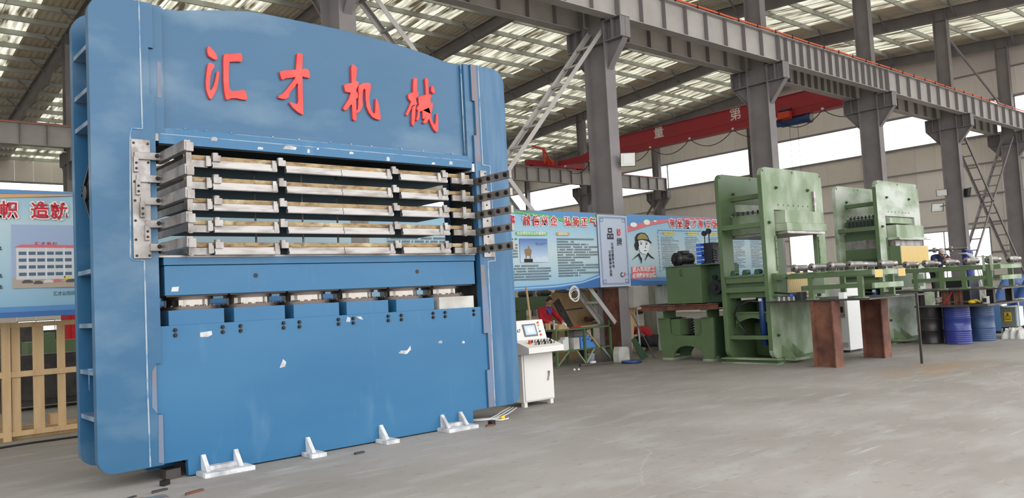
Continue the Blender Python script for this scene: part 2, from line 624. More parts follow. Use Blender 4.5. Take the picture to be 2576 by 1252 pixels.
pm = MB()                                          # one purlin, C section
pm.box(X0R, XW, -.003, .003, 0, .2).box(X0R, XW, -.003, .065, 0, .006).box(X0R, XW, -.003, .065, .194, .2)
pme = pm.mesh('purlin')
y = Y0R + .3
while y < YW:
    if abs(y - RIDGE) > .3:
        ceil.inst('purlin', pme, 'galvanised', (0, y, roofz(y, 13.56)))
    y += 1.42
rm = MB()
for (ya, yb) in ((Y0R, RIDGE), (RIDGE, YW)):
    for dz0, dz1, w in ((0, .014, .125), (.486, .5, .125), (.014, .486, .006)):
        vs = []
        for y in (ya, yb):
            for dz in (dz0, dz1):
                for x in (-w, w):
                    vs.append((x, y, roofz(y, 13.05) + dz))
        rm.add(vs, [(0, 1, 3, 2), (4, 6, 7, 5), (0, 4, 5, 1), (2, 3, 7, 6), (0, 2, 6, 4), (1, 5, 7, 3)])
rme = rm.mesh('rafter')
fb = MB()
fb.bar((0.01, 0, 0.05), (0.62, 0, .62), .045, .045)
fbe = fb.mesh('fly_brace')
for x in [0.25 + 7.15 * i for i in range(-2, 7)]:
    r_ = ceil.inst('rafter', rme, 'steel_grey', (x, 0, 0))
    if x > 0:
        k = 0
        y = 12.0 + .6
        while y < 48:
            for sgn in (1, -1):
                o = link('fly_brace', fbe, 'steel_grey', r_, (0, y, roofz(y, 13.05)))
                o.scale = (sgn, 1, 1)
            y += 2.84
sr = MB()
for ya, yb in ((Y0R, RIDGE), (RIDGE, YW)):
    sr.cyl((0, ya, roofz(ya, 13.6)), (0, yb, roofz(yb, 13.6)), .011, 6)
sre = sr.mesh('sag_rod')
for x in [0.25 + 7.15 * i for i in range(0, 6)]:
    for dx in (2.4, 4.8):
        ceil.inst('sag_rod', sre, 'steel_grey', (x + dx, 0, 0))


# ------------------------------------------------------------------ steel columns
def column_mesh():
    parts = []
    W = .175
    f = MB()
    f.box(-W, W, -.35, -.332, 0, 8.2)
    parts.append(('flange', f))
    f = MB()
    f.box(-W, W, .332, .35, 0, 8.2)
    parts.append(('flange', f))
    f = MB()
    f.box(-.008, .008, -.332, .332, 0, 8.2)
    f.box(-W + .01, W - .01, -.332, .332, 7.67, 7.685)
    parts.append(('web', f))
    for sg in (-1, 1):
        f = MB()
        ya, yb = sorted((sg * .35, sg * .90))
        f.box(-W, W, ya, yb, 7.66, 7.68)
        f.box(-W, W, ya, yb, 8.16, 8.18)
        f.box(-.008, .008, ya, yb, 7.68, 8.16)
        e0, e1 = sorted((sg * .885, sg * .90))
        f.box(-W, W, e0, e1, 7.66, 8.18)
        e0, e1 = sorted((sg * .60, sg * .612))
        f.box(-W, W, e0, e1, 7.68, 8.16)
        f.prism([(sg * .35, 7.02), (sg * .35, 7.66), (sg * .885, 7.66)], 'x', -.008, .008)
        # sloping lower flange of the corbel
        f.add([(-.09, sg * .35, 7.0), (.09, sg * .35, 7.0), (.09, sg * .895, 7.65), (-.09, sg * .895, 7.65),
               (-.09, sg * .35, 7.03), (.09, sg * .35, 7.03), (.09, sg * .87, 7.66), (-.09, sg * .87, 7.66)],
              [(0, 1, 2, 3), (4, 7, 6, 5), (0, 4, 5, 1), (1, 5, 6, 2), (2, 6, 7, 3), (3, 7, 4, 0)])
        parts.append(('bracket', f))
    f = MB()
    f.box(-.15, .15, -.27, -.255, 8.2, 12.75).box(-.15, .15, .255, .27, 8.2, 12.75).box(-.007, .007, -.255, .255, 8.2, 12.75)
    parts.append(('upper_column', f))
    return [(n, m_.mesh(n)) for n, m_ in parts]


cparts = column_mesh()
for yi, yr in enumerate(ROWS):
    for xi, x in enumerate(XC):
        lab = ('grey steel column with crane brackets in the row that carries the banners', 'grey steel column with crane brackets in the far row behind the red crane')[yi]
        t = Thing('steel_column', (x, yr, 0), lab, 'column', ('columns carrying the banners', 'columns of the far row')[yi])
        for n, me in cparts:
            t.inst(n, me, 'steel_grey', (x, yr, 0))

# ------------------------------------------------------------------ crane runways
bm_ = MB()
BX0, BX1 = X0R, 43.35
bm_.box(BX0, BX1, -.15, .15, 8.18, 8.198).box(BX0, BX1, -.15, .15, 8.982, 9.0).box(BX0, BX1, -.006, .006, 8.198, 8.982)
bme = bm_.mesh('beam')
rl = MB()
rl.box(BX0, BX1, -.035, .035, 9.0, 9.07)
rle = rl.mesh('rail')
st = MB()
st.box(-.006, .006, -.125, .125, 8.198, 8.982)
ste = st.mesh('stiffener')
st2 = MB()
st2.box(-.02, .02, -.15, .15, 8.18, 9.0)
ste2 = st2.mesh('joint_plate')
RUN = [(13.2 - .62, 'runway beam with orange conductor pipe above the banners', True),
       (13.2 + .62, 'runway beam on the inner brackets of the banner columns', False),
       (34.5 - .62, 'runway beam with reddish rail on the far column row', False)]
for yb, lab, cond in RUN:
    t = Thing('crane_runway', (0, yb, 8.18), 'grey steel crane ' + lab, 'crane runway')
    t.inst('beam', bme, 'runway_grey', (0, yb, 0))
    t.inst('rail', rle, 'rail_red', (0, yb, 0))
    for i, x in enumerate(XC):
        t.inst('joint_plate', ste2, 'steel_grey', (x, yb, 0))
        if i < 6:
            n = 16 if (i == 3 and yb < 20) else 8
            for k in range(1, n):
                t.inst('stiffener', ste, 'steel_grey', (x + 7.15 * k / n, yb, 0))
    if cond:
        pp = MB()
        pts = [(BX0 + i * (BX1 - BX0) / 60, yb - .12, 9.075 + .008 * math.sin(i * 1.7)) for i in range(61)]
        pp.tube(pts, .027, 8)
        t.part('conductor_pipe', pp, 'orange_pvc')
        cl = MB()
        cl.box(-.012, .012, -.16, .10, 9.0, 9.03).box(-.012, .012, -.16, -.14, 9.0, 9.12)
        cle = cl.mesh('pipe_clip')
        for i in range(44):
            x = .6 + i * .95
            if x < BX1:
                t.inst('pipe_clip', cle, 'black_rubber', (x, yb, 0))


# ------------------------------------------------------------------ laced braces between columns
def laced(name, diags, yc, lab, pale, hw=.25):
    t = Thing(name, (diags[0][0][0], yc, 0), lab, 'brace')
    M_ = 'runway_grey' if pale else 'steel_grey'
    rg = MB()
    rg.bar((0, -hw, 0), (0, hw, 0), .05, .05, side=(1, 0, 0))
    me = rg.mesh('lacing_bar')
    for p0, p1 in diags:
        for sg in (-1, 1):
            c = MB()
            a, b = (p0[0], yc + sg * hw, p0[1]), (p1[0], yc + sg * hw, p1[1])
            c.bar(a, b, .012, .10, side=(0, 1, 0))
            d = (Vector(b) - Vector(a)).normalized()
            nrm = Vector((-d.z, 0, d.x)) * .05
            c.bar(Vector(a) + nrm + Vector((0, -sg * .04, 0)), Vector(b) + nrm + Vector((0, -sg * .04, 0)), .09, .012, side=(0, 1, 0))
            t.part('chord', c, M_)
        n = int(math.hypot(p1[0] - p0[0], p1[1] - p0[1]) / .66)
        for k in range(1, n):
            f = k / n
            t.inst('lacing_bar', me, M_, (p0[0] + (p1[0] - p0[0]) * f, yc, p0[1] + (p1[1] - p0[1]) * f))
    return t


laced('cross_brace', [((14.5, 8.05), (7.55, .25)), ((7.55, 8.05), (14.3, .9))], 13.2, 'pale grey laced steel cross bracing between the columns behind the blue press', True)
laced('cross_brace', [((36.25, 8.1), (42.9, 1.35)), ((42.9, 7.95), (36.25, 1.6))], 13.2, 'dark laced steel cross bracing beyond the second green press near the end wall', False)
laced('cross_brace', [((43.0, 7.6), (36.3, .4))], 34.5, 'dark laced steel brace of the far column row by the end wall', False)
tb = MB()
tb.cyl((7.5, 13.2, 11.9), (14.4, 13.2, 8.9), .06, 10)
single('tie_strut', tb, 'steel_grey', 'dark round steel strut above the top edge of the blue press', 'strut')
tb = MB()
tb.cyl((36.2, 13.2, 11.9), (43.0, 13.2, 9.2), .05, 10)
single('tie_strut', tb, 'steel_grey', 'dark steel strut crossing the upper wall above the runway end', 'strut')

# ------------------------------------------------------------------ end wall and back wall
WB0, WB1 = 8.47, 10.12
OPEN_R = [(14.75, 18.05, 1.32, 3.85), (24.05, 25.75, 0.9, 4.6)]
wr = Thing('wall_right', (XW, 0, 0), kind='structure')
cache = {}


def wpanel(w, h, ax):
    k = (round(w, 3), round(h, 3), ax)
    if k not in cache:
        mb = MB()
        if ax == 'x':
            mb.box(0, .06, .006, w - .006, 0, h)
            mb.box(-.012, 0, .02, .05, 0, h)
        else:
            mb.box(.006, w - .006, 0, .06, 0, h)
            mb.box(.02, .05, -.012, 0, 0, h)
        cache[k] = mb.mesh('panel')
    return cache[k]


ys = sorted(set([Y0R + i for i in range(int(YW - Y0R))] + [YW] + [v for o_ in OPEN_R for v in o_[:2]]))
for a, b in zip(ys, ys[1:]):
    if b - a < .04:
        continue
    segs = [(0, WB0)]
    for o_ in OPEN_R:
        if a >= o_[0] - .001 and b <= o_[1] + .001:
            segs = [(0, o_[2]), (o_[3], WB0)]
    for z0, z1 in segs + [(WB1, 11.6)]:
        wr.inst('panel', wpanel(b - a, z1 - z0, 'x'), 'wall_cream', (XW, a, z0))
gab = MB()
gab.prism([(Y0R, 11.6), (YW, 11.6), (YW, roofz(YW, 13.75)), (RIDGE, 13.75), (Y0R, roofz(Y0R, 13.75))], 'x', XW, XW + .06)
wr.part('gable', gab, 'wall_cream')
back = MB()
back.box(XW + .062, XW + .07, Y0R, YW, 0, .02)
for z in (1.25, 2.6, 4.1, 5.5, 7.05, 8.42, 10.16, 11.6):
    g = MB()
    zz = [(Y0R, YW)]
    for o_ in OPEN_R:
        if o_[2] < z < o_[3]:
            nz = []
            for a, b in zz:
                nz += [(a, o_[0]), (o_[1], b)] if a < o_[0] < b else [(a, b)]
            zz = nz
    for a, b in zz:
        g.box(XW - .09, XW - .012, a, b, z - .035, z + .035)
    wr.part('girt', g, 'girt_grey')
POSTS = [6.1, 20.3, 27.75, 41.6, 48.7]
po = MB()
po.box(-.15, .15, -.11, -.098, 0, 1).box(-.15, .15, .098, .11, 0, 1).box(-.006, .006, -.098, .098, 0, 1)
poe = po.mesh('post')
for y in POSTS:
    wr.inst('post', poe, 'steel_grey', (XW - .26, y, 0), scale=(1, 1, roofz(y, 13.05)))
nwin = 0


def window(y0, y1, z0, z1, ax, at, mull=(), bars=(), fr=.05):
    global nwin
    nwin += 1
    def bx(mb, a, b, c, d, t0, t1):
        return mb.box(at + t0, at + t1, a, b, c, d) if ax == 'x' else mb.box(a, b, at + t0, at + t1, c, d)
    t = Thing('window_%d' % nwin, (at, y0, z0) if ax == 'x' else (y0, at, z0), kind='structure')
    f = MB()
    bx(f, y0, y1, z0, z0 + fr, -.02, .06)
    bx(f, y0, y1, z1 - fr, z1, -.02, .06)
    bx(f, y0, y0 + fr, z0, z1, -.02, .06)
    bx(f, y1 - fr, y1, z0, z1, -.02, .06)
    t.part('frame', f, 'girt_grey')
    for m_ in mull:
        mm = MB()
        bx(mm, m_ - .02, m_ + .02, z0, z1, -.01, .05)
        t.part('mullion', mm, 'girt_grey')
    for b_ in bars:
        mm = MB()
        bx(mm, y0, y1, b_ - .02, b_ + .02, -.01, .05)
        t.part('glazing_bar', mm, 'girt_grey')
    p = MB()
    bx(p, y0 + .01, y1 - .01, z0 + .01, z1 - .01, .02, .024)
    t.part('pane', p, 'window_pane')


bays = [Y0R, 6.1, 13.2, 20.3, 27.75, 34.5, 41.6, 48.7, YW]
for a, b in zip(bays, bays[1:]):
    window(a, b, WB0, WB1, 'x', XW, fr=.03)
window(14.75, 18.05, 1.32, 3.85, 'x', XW, mull=(15.85, 16.95), bars=(2.4,))
window(24.05, 25.75, .9, 4.6, 'x', XW)

wb = Thing('wall_back', (0, YW, 0), kind='structure')
OPEN_B = [(9.0, 12.0, .95, 1.75)]
xs = [X0R + i for i in range(61)] + [XW]
for a, b in zip(xs, xs[1:]):
    segs = [(0, WB0)]
    if a >= 9 - .01 and b <= 12.01:
        segs = [(0, .95), (1.75, WB0)]
    for z0, z1 in segs + [(WB1, 11.6)]:
        wb.inst('panel', wpanel(b - a, z1 - z0, 'y'), 'wall_cream', (a, YW, z0))
for z in (2.6, 5.5, 8.42, 10.16):
    g = MB()
    g.box(X0R, XW, YW - .09, YW - .012, z - .035, z + .035)
    wb.part('girt', g, 'girt_grey')
for i in range(-2, 6):
    window(.25 + 7.15 * i, .25 + 7.15 * (i + 1), WB0, WB1, 'y', YW, fr=.03)
window(9.0, 12.0, .95, 1.75, 'y', YW, mull=(10.0, 11.0))
wl = MB()
wl.box(X0R - .06, X0R, 13.2, YW, 0, 10.9)
struct('wall_left', wl, 'wall_cream', (X0R, 0, 0))

# ------------------------------------------------------------------ the blue press
PF, PB = 8.50, 9.235                               # front and rear faces of the frame
XL, XR = 2.0, 7.32
press = Thing('hydraulic_press', (4.66, 8.87, 0), 'huge blue multi-layer hydraulic press with red raised characters on its crown', 'press')
JL = [(2.604, 4.384), (2.555, 4.384), (2.555, 3.895), (2.602, 3.895), (2.602, 1.17), (2.547, 1.17), (2.547, .67), (2.602, .67)]
JR = [(6.738, 4.336), (6.781, 4.336), (6.781, 3.86), (6.737, 3.86), (6.737, 1.18), (6.806, 1.18), (6.806, .692), (6.757, .692)]


def arc(cx, cz, r, t0, t1, n=7):
    return [(cx + r * math.cos(math.radians(t0 + (t1 - t0) * i / n)), cz + r * math.sin(math.radians(t0 + (t1 - t0) * i / n))) for i in range(n + 1)]


left_out = arc(XL + .2, 4.65, .2, 180, 90) + [(2.604, 4.85)] + JL + [(2.602, .168), (2.14, .16)] + arc(XL + .15, .31, .15, 270, 180)
right_out = arc(XR - .2, 4.63, .2, 0, 90) + [(6.738, 4.84)] + JR + [(6.757, .192), (7.16, .192)] + arc(XR - .15, .342, .15, 270, 360)
for poly, nm in ((left_out, 'blue_dust_sheen'), (right_out, 'blue_streaked')):
    mb = MB()
    mb.prism(poly, 'y', PF - .035, PF + .07)
    press.part('column_plate', mb, nm, bevel=.006)
    mb = MB()
    mb.prism(poly, 'y', PB - .105, PB)
    press.part('column_plate', mb, 'blue_dust_sheen', bevel=.006)
crown_top = [(2.602, 4.85), (2.705, 4.845), (2.9, 4.865), (3.136, 4.915), (3.4, 4.965), (3.669, 5.008), (3.9, 5.015), (4.4, 5.012), (4.811, 5.006), (5.03, 4.995),
             (5.37, 4.977), (5.72, 4.948), (6.09, 4.902), (6.41, 4.84), (6.74, 4.838)]
mb = MB()
mb.prism([(2.602, 3.49)] + crown_top + [(6.74, 3.49)], 'y', 8.565, 8.66)
press.part('crown_plate', mb, 'blue_dust_sheen', bevel=.005)
mb = MB()
mb.prism([(2.602, 3.49)] + crown_top + [(6.74, 3.49)], 'y', PB - .1, PB - .005)
press.part('crown_plate', mb, 'blue_dust_sheen')
for poly in ([(2.604, 3.49), (2.602, 3.895), (2.557, 3.897), (2.557, 4.382), (2.606, 4.384), (2.604, 4.85), (2.705, 4.85), (2.705, 3.49)],
             [(6.64, 3.49), (6.64, 4.838), (6.736, 4.838), (6.736, 4.338), (6.779, 4.334), (6.779, 3.862), (6.735, 3.858), (6.735, 3.49)]):
    mb = MB()
    mb.prism(poly, 'y', 8.495, 8.575)
    press.part('crown_side_strip', mb, 'blue_dust_sheen', bevel=.004)
mb = MB()
mb.box(2.705, 6.64, 8.495, 8.575, 3.49, 3.572)
press.part('crown_bottom_strip', mb, 'blue_paint', bevel=.004)
mb = MB()
mb.tube([(2.71, 8.555, 3.58), (6.63, 8.555, 3.58)], .010, 6)
mb.tube([(6.632, 8.545, 3.58), (6.632, 8.545, 4.83)], .012, 6)
mb.tube([(2.66, 8.49, 3.505), (6.70, 8.49, 3.505)], .007, 6)
press.part('weld_seam', mb, 'weld_white')
mb = MB()
for x in (2.93, 3.15, 3.42, 3.9, 4.22, 4.62, 4.9, 5.18, 5.62, 5.95, 6.42):
    mb.ball((x, 8.548, 3.592), .013, .012, .013, 8, 6)
press.part('weld_dots', mb, 'weld_white')['kind'] = 'stuff'
mb = MB()
mb.box(2.64, 6.70, 8.485, 9.2, 3.405, 3.505)
press.part('upper_bolster', mb, 'blue_paint', bevel=.004)
mb = MB()
mb.box(2.606, 2.655, 8.49, 9.2, 3.43, 3.505)
press.part('bolster_end_block', mb, 'bare_steel')
mb = MB()
mb.box(6.69, 6.733, 8.48, 9.2, 3.36, 3.47)
press.part('bolster_end_block', mb, 'primer_white')
mb = MB()
mb.box(2.64, 6.70, 8.50, 9.22, 3.39, 3.405)
press.part('upper_heating_plate', mb, 'plate_dark')
for x, z, w, h in ((3.21, 3.50, .07, .045), (3.72, 3.44, .07, .03), (4.07, 3.475, .17, .045), (4.30, 3.455, .035, .05), (4.42, 3.49, .03, .025), (4.86, 3.475, .06, .03),
                   (5.37, 3.44, .05, .055), (6.06, 3.43, .06, .03), (6.34, 3.455, .06, .05)):
    mb = MB()
    k = [(x - w / 2, z - h / 2), (x + w * .4, z - h * .5), (x + w / 2, z + h * .2), (x + w * .1, z + h / 2), (x - w * .35, z + h * .35)]
    mb.prism(k, 'y', 8.4815, 8.485)
    press.part('scraped_patch', mb, 'primer_white')
# rear and side plating
for sg, xw in ((1, 2.27), (-1, 7.04)):
    mb = MB()
    mb.box(xw, xw + .025, PF + .07, PB - .105, .2, 4.8)
    press.part('column_web', mb, 'blue_dark')
    xi = 2.53 if sg > 0 else 6.775
    mb = MB()
    mb.box(xi, xi + .025, PF + .07, PB - .105, .2, 4.8)
    press.part('column_web', mb, 'dark_steel')
    rib = MB()
    x0, x1 = (XL + .012, xw) if sg > 0 else (xw + .025, XR - .012)
    rib.box(x0, x1, PF + .07, PB - .105, -.022, .022)
    rme_ = rib.mesh('stiffening_rib', (4.66, 8.87, 0))
    for z in (4.345, 3.915, 3.585, 2.115, 1.585, 1.125, .68):
        o = link('stiffening_rib', rme_, 'blue_edge', press.o, (0, 0, z))
mb = MB()
mb.bar((2.03, 8.95, 2.98), (2.03, 8.62, 2.62), .03, .02, side=(1, 0, 0))
mb.bar((2.03, 8.62, 3.16), (2.03, 8.97, 2.90), .03, .02, side=(1, 0, 0))
mb.add([(2.05, 9.0, 2.92), (2.05, 8.60, 3.20), (2.05, 8.60, 2.60), (2.08, 9.0, 2.92), (2.08, 8.60, 3.20), (2.08, 8.60, 2.60)],
       [(0, 1, 2), (3, 5, 4), (0, 3, 4, 1), (1, 4, 5, 2), (2, 5, 3, 0)])
mb.cyl((2.0, 8.74, 2.9), (2.06, 8.74, 2.9), .07, 14)
press.part('black_fan_guard', mb, 'motor_black', 'black square fan guard set on edge between the column plates')
mb = MB()
mb.cyl((2.02, 8.62, 1.155), (2.02, 8.80, 1.150), .016, 8)
mb.tube([(2.02, 8.79, 1.15), (2.02, 8.81, 1.05), (2.02, 8.80, .95)], .006, 6)
press.part('hook_handle', mb, 'cabinet_blue')
# weld beads on the columns
for pts in ([(2.475, 4.85), (2.478, 3.53), (2.38, 3.53), (2.362, 3.48), (2.335, 2.235), (2.36, 2.207), (2.465, 2.205), (2.463, .95), (2.47, .17)],
            [(6.87, 4.84), (6.865, 3.46), (6.99, 3.45), (6.995, 2.15), (6.87, 2.14), (6.865, .20)]):
    mb = MB()
    for a, b in zip(pts, pts[1:]):
        mb.cyl((a[0], PF - .035, a[1]), (b[0], PF - .035, b[1]), .009, 6)
    press.part('weld_seam', mb, 'weld_white')
# bare joint strips beside the puzzle joints
for poly in ([(6.741, 4.336), (6.741, 4.83), (6.83, 4.83), (6.835, 3.5), (6.741, 3.5), (6.741, 3.857), (6.785, 3.86), (6.785, 4.336)],
             [(6.741, 1.183), (6.741, 2.1), (6.80, 2.1), (6.86, 1.2), (6.86, .2), (6.761, .2), (6.761, .69), (6.81, .69), (6.81, 1.183)],
             [(2.549, .68), (2.549, 1.16), (2.51, 1.1), (2.5, .75)], [(2.60, .18), (2.60, .66), (2.56, .66), (2.55, .2)],
             [(2.64, 3.88), (2.68, 3.88), (2.685, 4.25), (2.645, 4.26)]):
    mb = MB()
    yf = 8.495 if poly[0][0] == 2.64 else PF - .035
    mb.prism(poly, 'y', yf - .0025, yf + .004)
    press.part('bare_joint_strip', mb, 'joint_metal')
# mounting plates for the side arms
TIER = [3.26, 3.03, 2.805, 2.575, 2.34]
bolt = MB()
bolt.cyl((0, 0, 0), (0, -.006, 0), .022, 12, smooth=False).cyl((0, -.006, 0), (0, -.022, 0), .017, 6, smooth=False)
bolt_me = bolt.mesh('bolt')
sc = MB()
sc.cyl((0, 0, 0), (0, -.004, 0), .013, 10, smooth=False)
screw_me = sc.mesh('screw')
mb = MB()
mb.prism([(2.362, 2.222), (2.362, 3.422), (2.542, 3.422), (2.525, 2.222)], 'y', 8.445, 8.47)
mp = press.part('mounting_plate', mb, 'bare_steel', bevel=.003)
for x, z in ((2.385, 3.38), (2.52, 3.38), (2.385, 3.20), (2.52, 3.19), (2.385, 2.99), (2.52, 2.99), (2.385, 2.80), (2.52, 2.80), (2.385, 2.60), (2.385, 2.41), (2.39, 2.25), (2.51, 2.25)):
    press.inst('screw', screw_me, 'bolt_black', (x, 8.445, z), parent=mp)
for z, x0 in zip(TIER, (2.385, 2.40, 2.435, 2.475, 2.515)):
    mb = MB()
    mb.box(x0, 2.64, 8.42, 8.445, z - .045, z + .03)
    if z > 2.4:
        mb.box(x0 - .01, x0 + .035, 8.41, 8.445, z - .175, z - .02)
    br = press.part('arm_bracket', mb, 'bare_steel', bevel=.003)
    if z > 2.4:
        for dz in (-.085, -.14):
            press.inst('screw', screw_me, 'bolt_black', (x0 + .012, 8.41, z + dz), parent=br)
    press.inst('screw', bolt_me, 'bolt_black', (2.60, 8.42, z), parent=br)
    # left arm, reaching out of the press
    mb = MB()
    mb.box(2.625, 2.685, 7.70, 8.56, z - .062, z + .040)
    mb.box(2.64, 2.71, 7.69, 7.73, z - .07, z + .02)
    a = press.part('side_arm', mb, 'bare_steel', bevel=.004)
    k = MB()
    k.cyl((2.685, 7.78, z - .01), (2.735, 7.78, z - .01), .022, 12)
    press.part('end_roller', k, 'steel_bright', parent=a)
    # right arm with its five rollers
    mb = MB()
    mb.box(6.735, 6.775, 7.77, 8.62, z - .085, z + .015)
    mb.box(6.775, 6.85, 8.30, 8.45, z - .06, z - .0)
    a = press.part('side_arm', mb, 'bare_steel', bevel=.004)
    k = MB()
    k.cyl((0, 0, 0), (-.02, 0, 0), .030, 12).cyl((-.02, 0, 0), (-.034, 0, 0), .016, 6, smooth=False)
    kme = k.mesh('roller')
    for i in range(5):
        press.inst('roller', kme, 'bolt_black', (6.735, 7.85 + i * .172, z - .035), parent=a)
mb = MB()
pts = [(6.80, 3.36)]
mb.prism([(6.80, 2.20), (6.80, 3.38), (6.905, 3.38), (6.905, 3.1), (6.95, 3.1), (6.95, 2.62), (6.985, 2.62), (6.985, 2.20)], 'y', 8.445, 8.47)
mp = press.part('mounting_plate', mb, 'bare_steel', bevel=.003)
for i in range(11):
    z = 3.34 - i * .108
    press.inst('screw', screw_me, 'bolt_black', (6.835 if i % 2 else 6.885, 8.445, z), parent=mp)
# heating plates
for z in TIER:
    mb = MB()
    mb.box(2.89, 6.60, 8.475, 9.72, z - .005, z + .048)
    hp = press.part('heating_plate', mb, 'plate_dark')
    mb = MB()
    mb.box(2.875, 6.62, 8.462, 8.478, z, z + .046)
    press.part('insulating_edge', mb, 'brass_edge', parent=hp)
    mb = MB()
    mb.box(2.872, 2.89, 8.46, 9.72, z - .075, z + .0)
    press.part('side_bar', mb, 'bare_steel', parent=hp)
    mb = MB()
    mb.box(2.885, 3.11, 8.43, 8.46, z - .085, z - .01)
    press.part('front_bar', mb, 'bare_steel', parent=hp)
    mb = MB()
    mb.box(6.30, 6.66, 8.43, 8.46, z - .085, z - .01)
    press.part('front_bar', mb, 'bare_steel', parent=hp)
    for x0, x1 in ((3.155, 3.875), (3.985, 4.675), (4.682, 5.372), (5.50, 6.22)):
        mb = MB()
        mb.box(x0, x1, 8.418, 8.462, z - .088, z - .008).box(x0, x1, 8.405, 8.418, z - .082, z - .05)
        press.part('guide_rail', mb, 'steel_bright', parent=hp)
    for x in (2.875, 6.43):
        mb = MB()
        mb.prism(rrect(x, x + .055, z - .10, z + .055, .02, 3, 'ab'), 'y', 8.385, 8.43)
        mb.cyl((x + .028, 8.385, z - .075), (x + .028, 8.378, z - .075), .012, 10)
        press.part('hinge_link', mb, 'bare_steel', parent=hp)
    for x in (3.185, 3.915, 5.40, 6.16):
        mb = MB()
        mb.box(x - .10, x - .06, 8.40, 8.44, z - .075, z + .035)
        mb.cyl((x - .055, 8.42, z - .07), (x - .055, 8.42, z + .01), .020, 10)
        mb.box(x - .03, x + .055, 8.39, 8.44, z - .02, z + .045)
        mb.cyl((x + .005, 8.425, z + .045), (x + .005, 8.425, z + .072), .036, 14)
        press.part('stop_clamp', mb, 'bare_steel', parent=hp)
rod = MB()
rod.cyl((0, 0, 0), (0, 0, 1.16), .012, 8)
rod_me = rod.mesh('guide_rod')
for x, y in ((3.9, 9.1), (5.0, 9.15), (4.4, 8.9)):
    press.inst('guide_rod', rod_me, 'steel_bright', (x, y, 2.25))
# moving platen
mb = MB()
mb.box(2.668, 6.672, 8.515, 9.2, 1.845, 2.150)
pl_ = press.part('moving_platen', mb, 'blue_paint', bevel=.004)
mb = MB()
mb.box(2.660, 6.682, 8.505, 9.21, 2.156, 2.236)
press.part('platen_cap', mb, 'blue_paint', bevel=.003, parent=pl_)
mb = MB()
mb.box(2.615, 6.69, 8.50, 9.22, 2.236, 2.256)
press.part('bed_plate', mb, 'steel_bright', parent=pl_)
for px_, pz_ in ((3.63, 2.03), (5.75, 2.03)):
    mb = MB()
    mb.cyl((px_, 8.516, pz_), (px_, 8.512, pz_), .026, 16)
    press.part('lifting_hole', mb, 'black_rubber', parent=pl_)
mb = MB()
mb.prism([(2.73, 1.885), (2.80, 1.885), (2.81, 1.935), (2.74, 1.93)], 'y', 8.5125, 8.5155)
press.part('scraped_patch', mb, 'primer_white', parent=pl_)
# ram cylinders
fl_me, nt_me = MB(), MB()
fl_me.cyl((0, 0, 1.690), (0, 0, 1.728), .312, 40)
for i in range(20):
    t = i * math.pi / 10
    fl_me.cyl((.275 * math.cos(t), .275 * math.sin(t), 1.728), (.275 * math.cos(t), .275 * math.sin(t), 1.742), .017, 6)
fl_me = fl_me.mesh('cylinder_flange')
gl = MB()
for i in range(36):
    t = i * math.pi / 18
    r = .235 if i % 2 else .228
    gl.v.append((r * math.cos(t), r * math.sin(t), 1.728))
for i in range(36):
    x, y, z = gl.v[i]
    gl.v.append((x, y, 1.800))
gl.f = [(i, (i + 1) % 36, 36 + (i + 1) % 36, 36 + i) for i in range(36)]
gl.sm = [False] * 36
gl_me = gl.mesh('gland_ring')
tp = MB()
tp.cyl((0, 0, 1.800), (0, 0, 1.832), .262, 40)
tp.box(-.30, .34, -.26, .26, 1.832, 1.846)
tp_me = tp.mesh('ram_head')
for i in range(6):
    x = 3.01 + .668 * i
    f = press.inst('ram_cylinder', fl_me, 'cyl_flange', (x, 8.87, 0))
    link('gland_ring', gl_me, 'cyl_chrome', f)
    link('ram_head', tp_me, 'cyl_flange', f)
CAPS = [(2.698, 3.269), (3.376, 3.955), (4.06, 4.63), (4.729, 5.303), (5.418, 5.988), (6.07, 6.634)]
for i, (a, b) in enumerate(CAPS):
    mb = MB()
    mb.box(a, b, 8.515, 9.2, 1.536, 1.692)
    press.part('cylinder_seat', mb, 'blue_paint' if i < 5 else 'stone_pale', 'seat block left in bare primer' if i == 5 else None, bevel=.004)
# base
mb = MB()
mb.prism([(2.604, .172), (2.604, .668), (2.549, .672), (2.549, 1.168), (2.604, 1.172), (2.604, 1.538), (6.735, 1.538), (6.735, 1.182), (6.804, 1.178), (6.804, .694), (6.755, .69),
          (6.755, .19), (6.510, .184), (6.507, .014), (2.846, .014), (2.838, .175)], 'y', 8.490, 8.57)
press.part('base_plate', mb, 'blue_paint', bevel=.004)
mb = MB()
mb.box(2.62, 6.72, PB - .1, PB - .01, .02, 1.538)
press.part('base_plate', mb, 'blue_paint')
mb = MB()
mb.box(2.65, 6.7, 8.57, PB - .1, 1.2, 1.53).box(2.9, 6.45, 8.60, PB - .12, 0, .1)
press.part('base_block', mb, 'dark_steel')
for x in (2.751, 3.238, 3.431, 3.92, 4.11, 4.60, 4.794, 5.277, 5.466, 5.945, 6.133, 6.602):
    for z in (1.492, 1.440):
        press.inst('bolt', bolt_me, 'bolt_black', (x, 8.49, z))
for poly in ([(3.0, 1.405), (3.0, 1.45), (3.12, 1.46), (3.125, 1.42), (3.08, 1.40)], [(3.855, 1.0), (3.90, 1.095), (3.935, 1.06), (3.92, 1.01)],
             [(5.40, 1.03), (5.44, 1.06), (5.53, 1.055), (5.58, 1.11), (5.585, 1.06), (5.52, 1.01)], [(6.0, 1.11), (6.03, 1.14), (6.07, 1.13), (6.06, 1.10)],
             [(6.38, 1.08), (6.40, 1.11), (6.43, 1.095), (6.42, 1.07)], [(4.70, 1.46), (4.72, 1.52), (4.76, 1.50), (4.75, 1.455)], [(4.84, 1.51), (4.9, 1.51), (4.93, 1.47), (4.88, 1.48)]):
    mb = MB()
    mb.prism(poly, 'y', 8.4865, 8.490)
    press.part('scraped_patch', mb, 'primer_white')
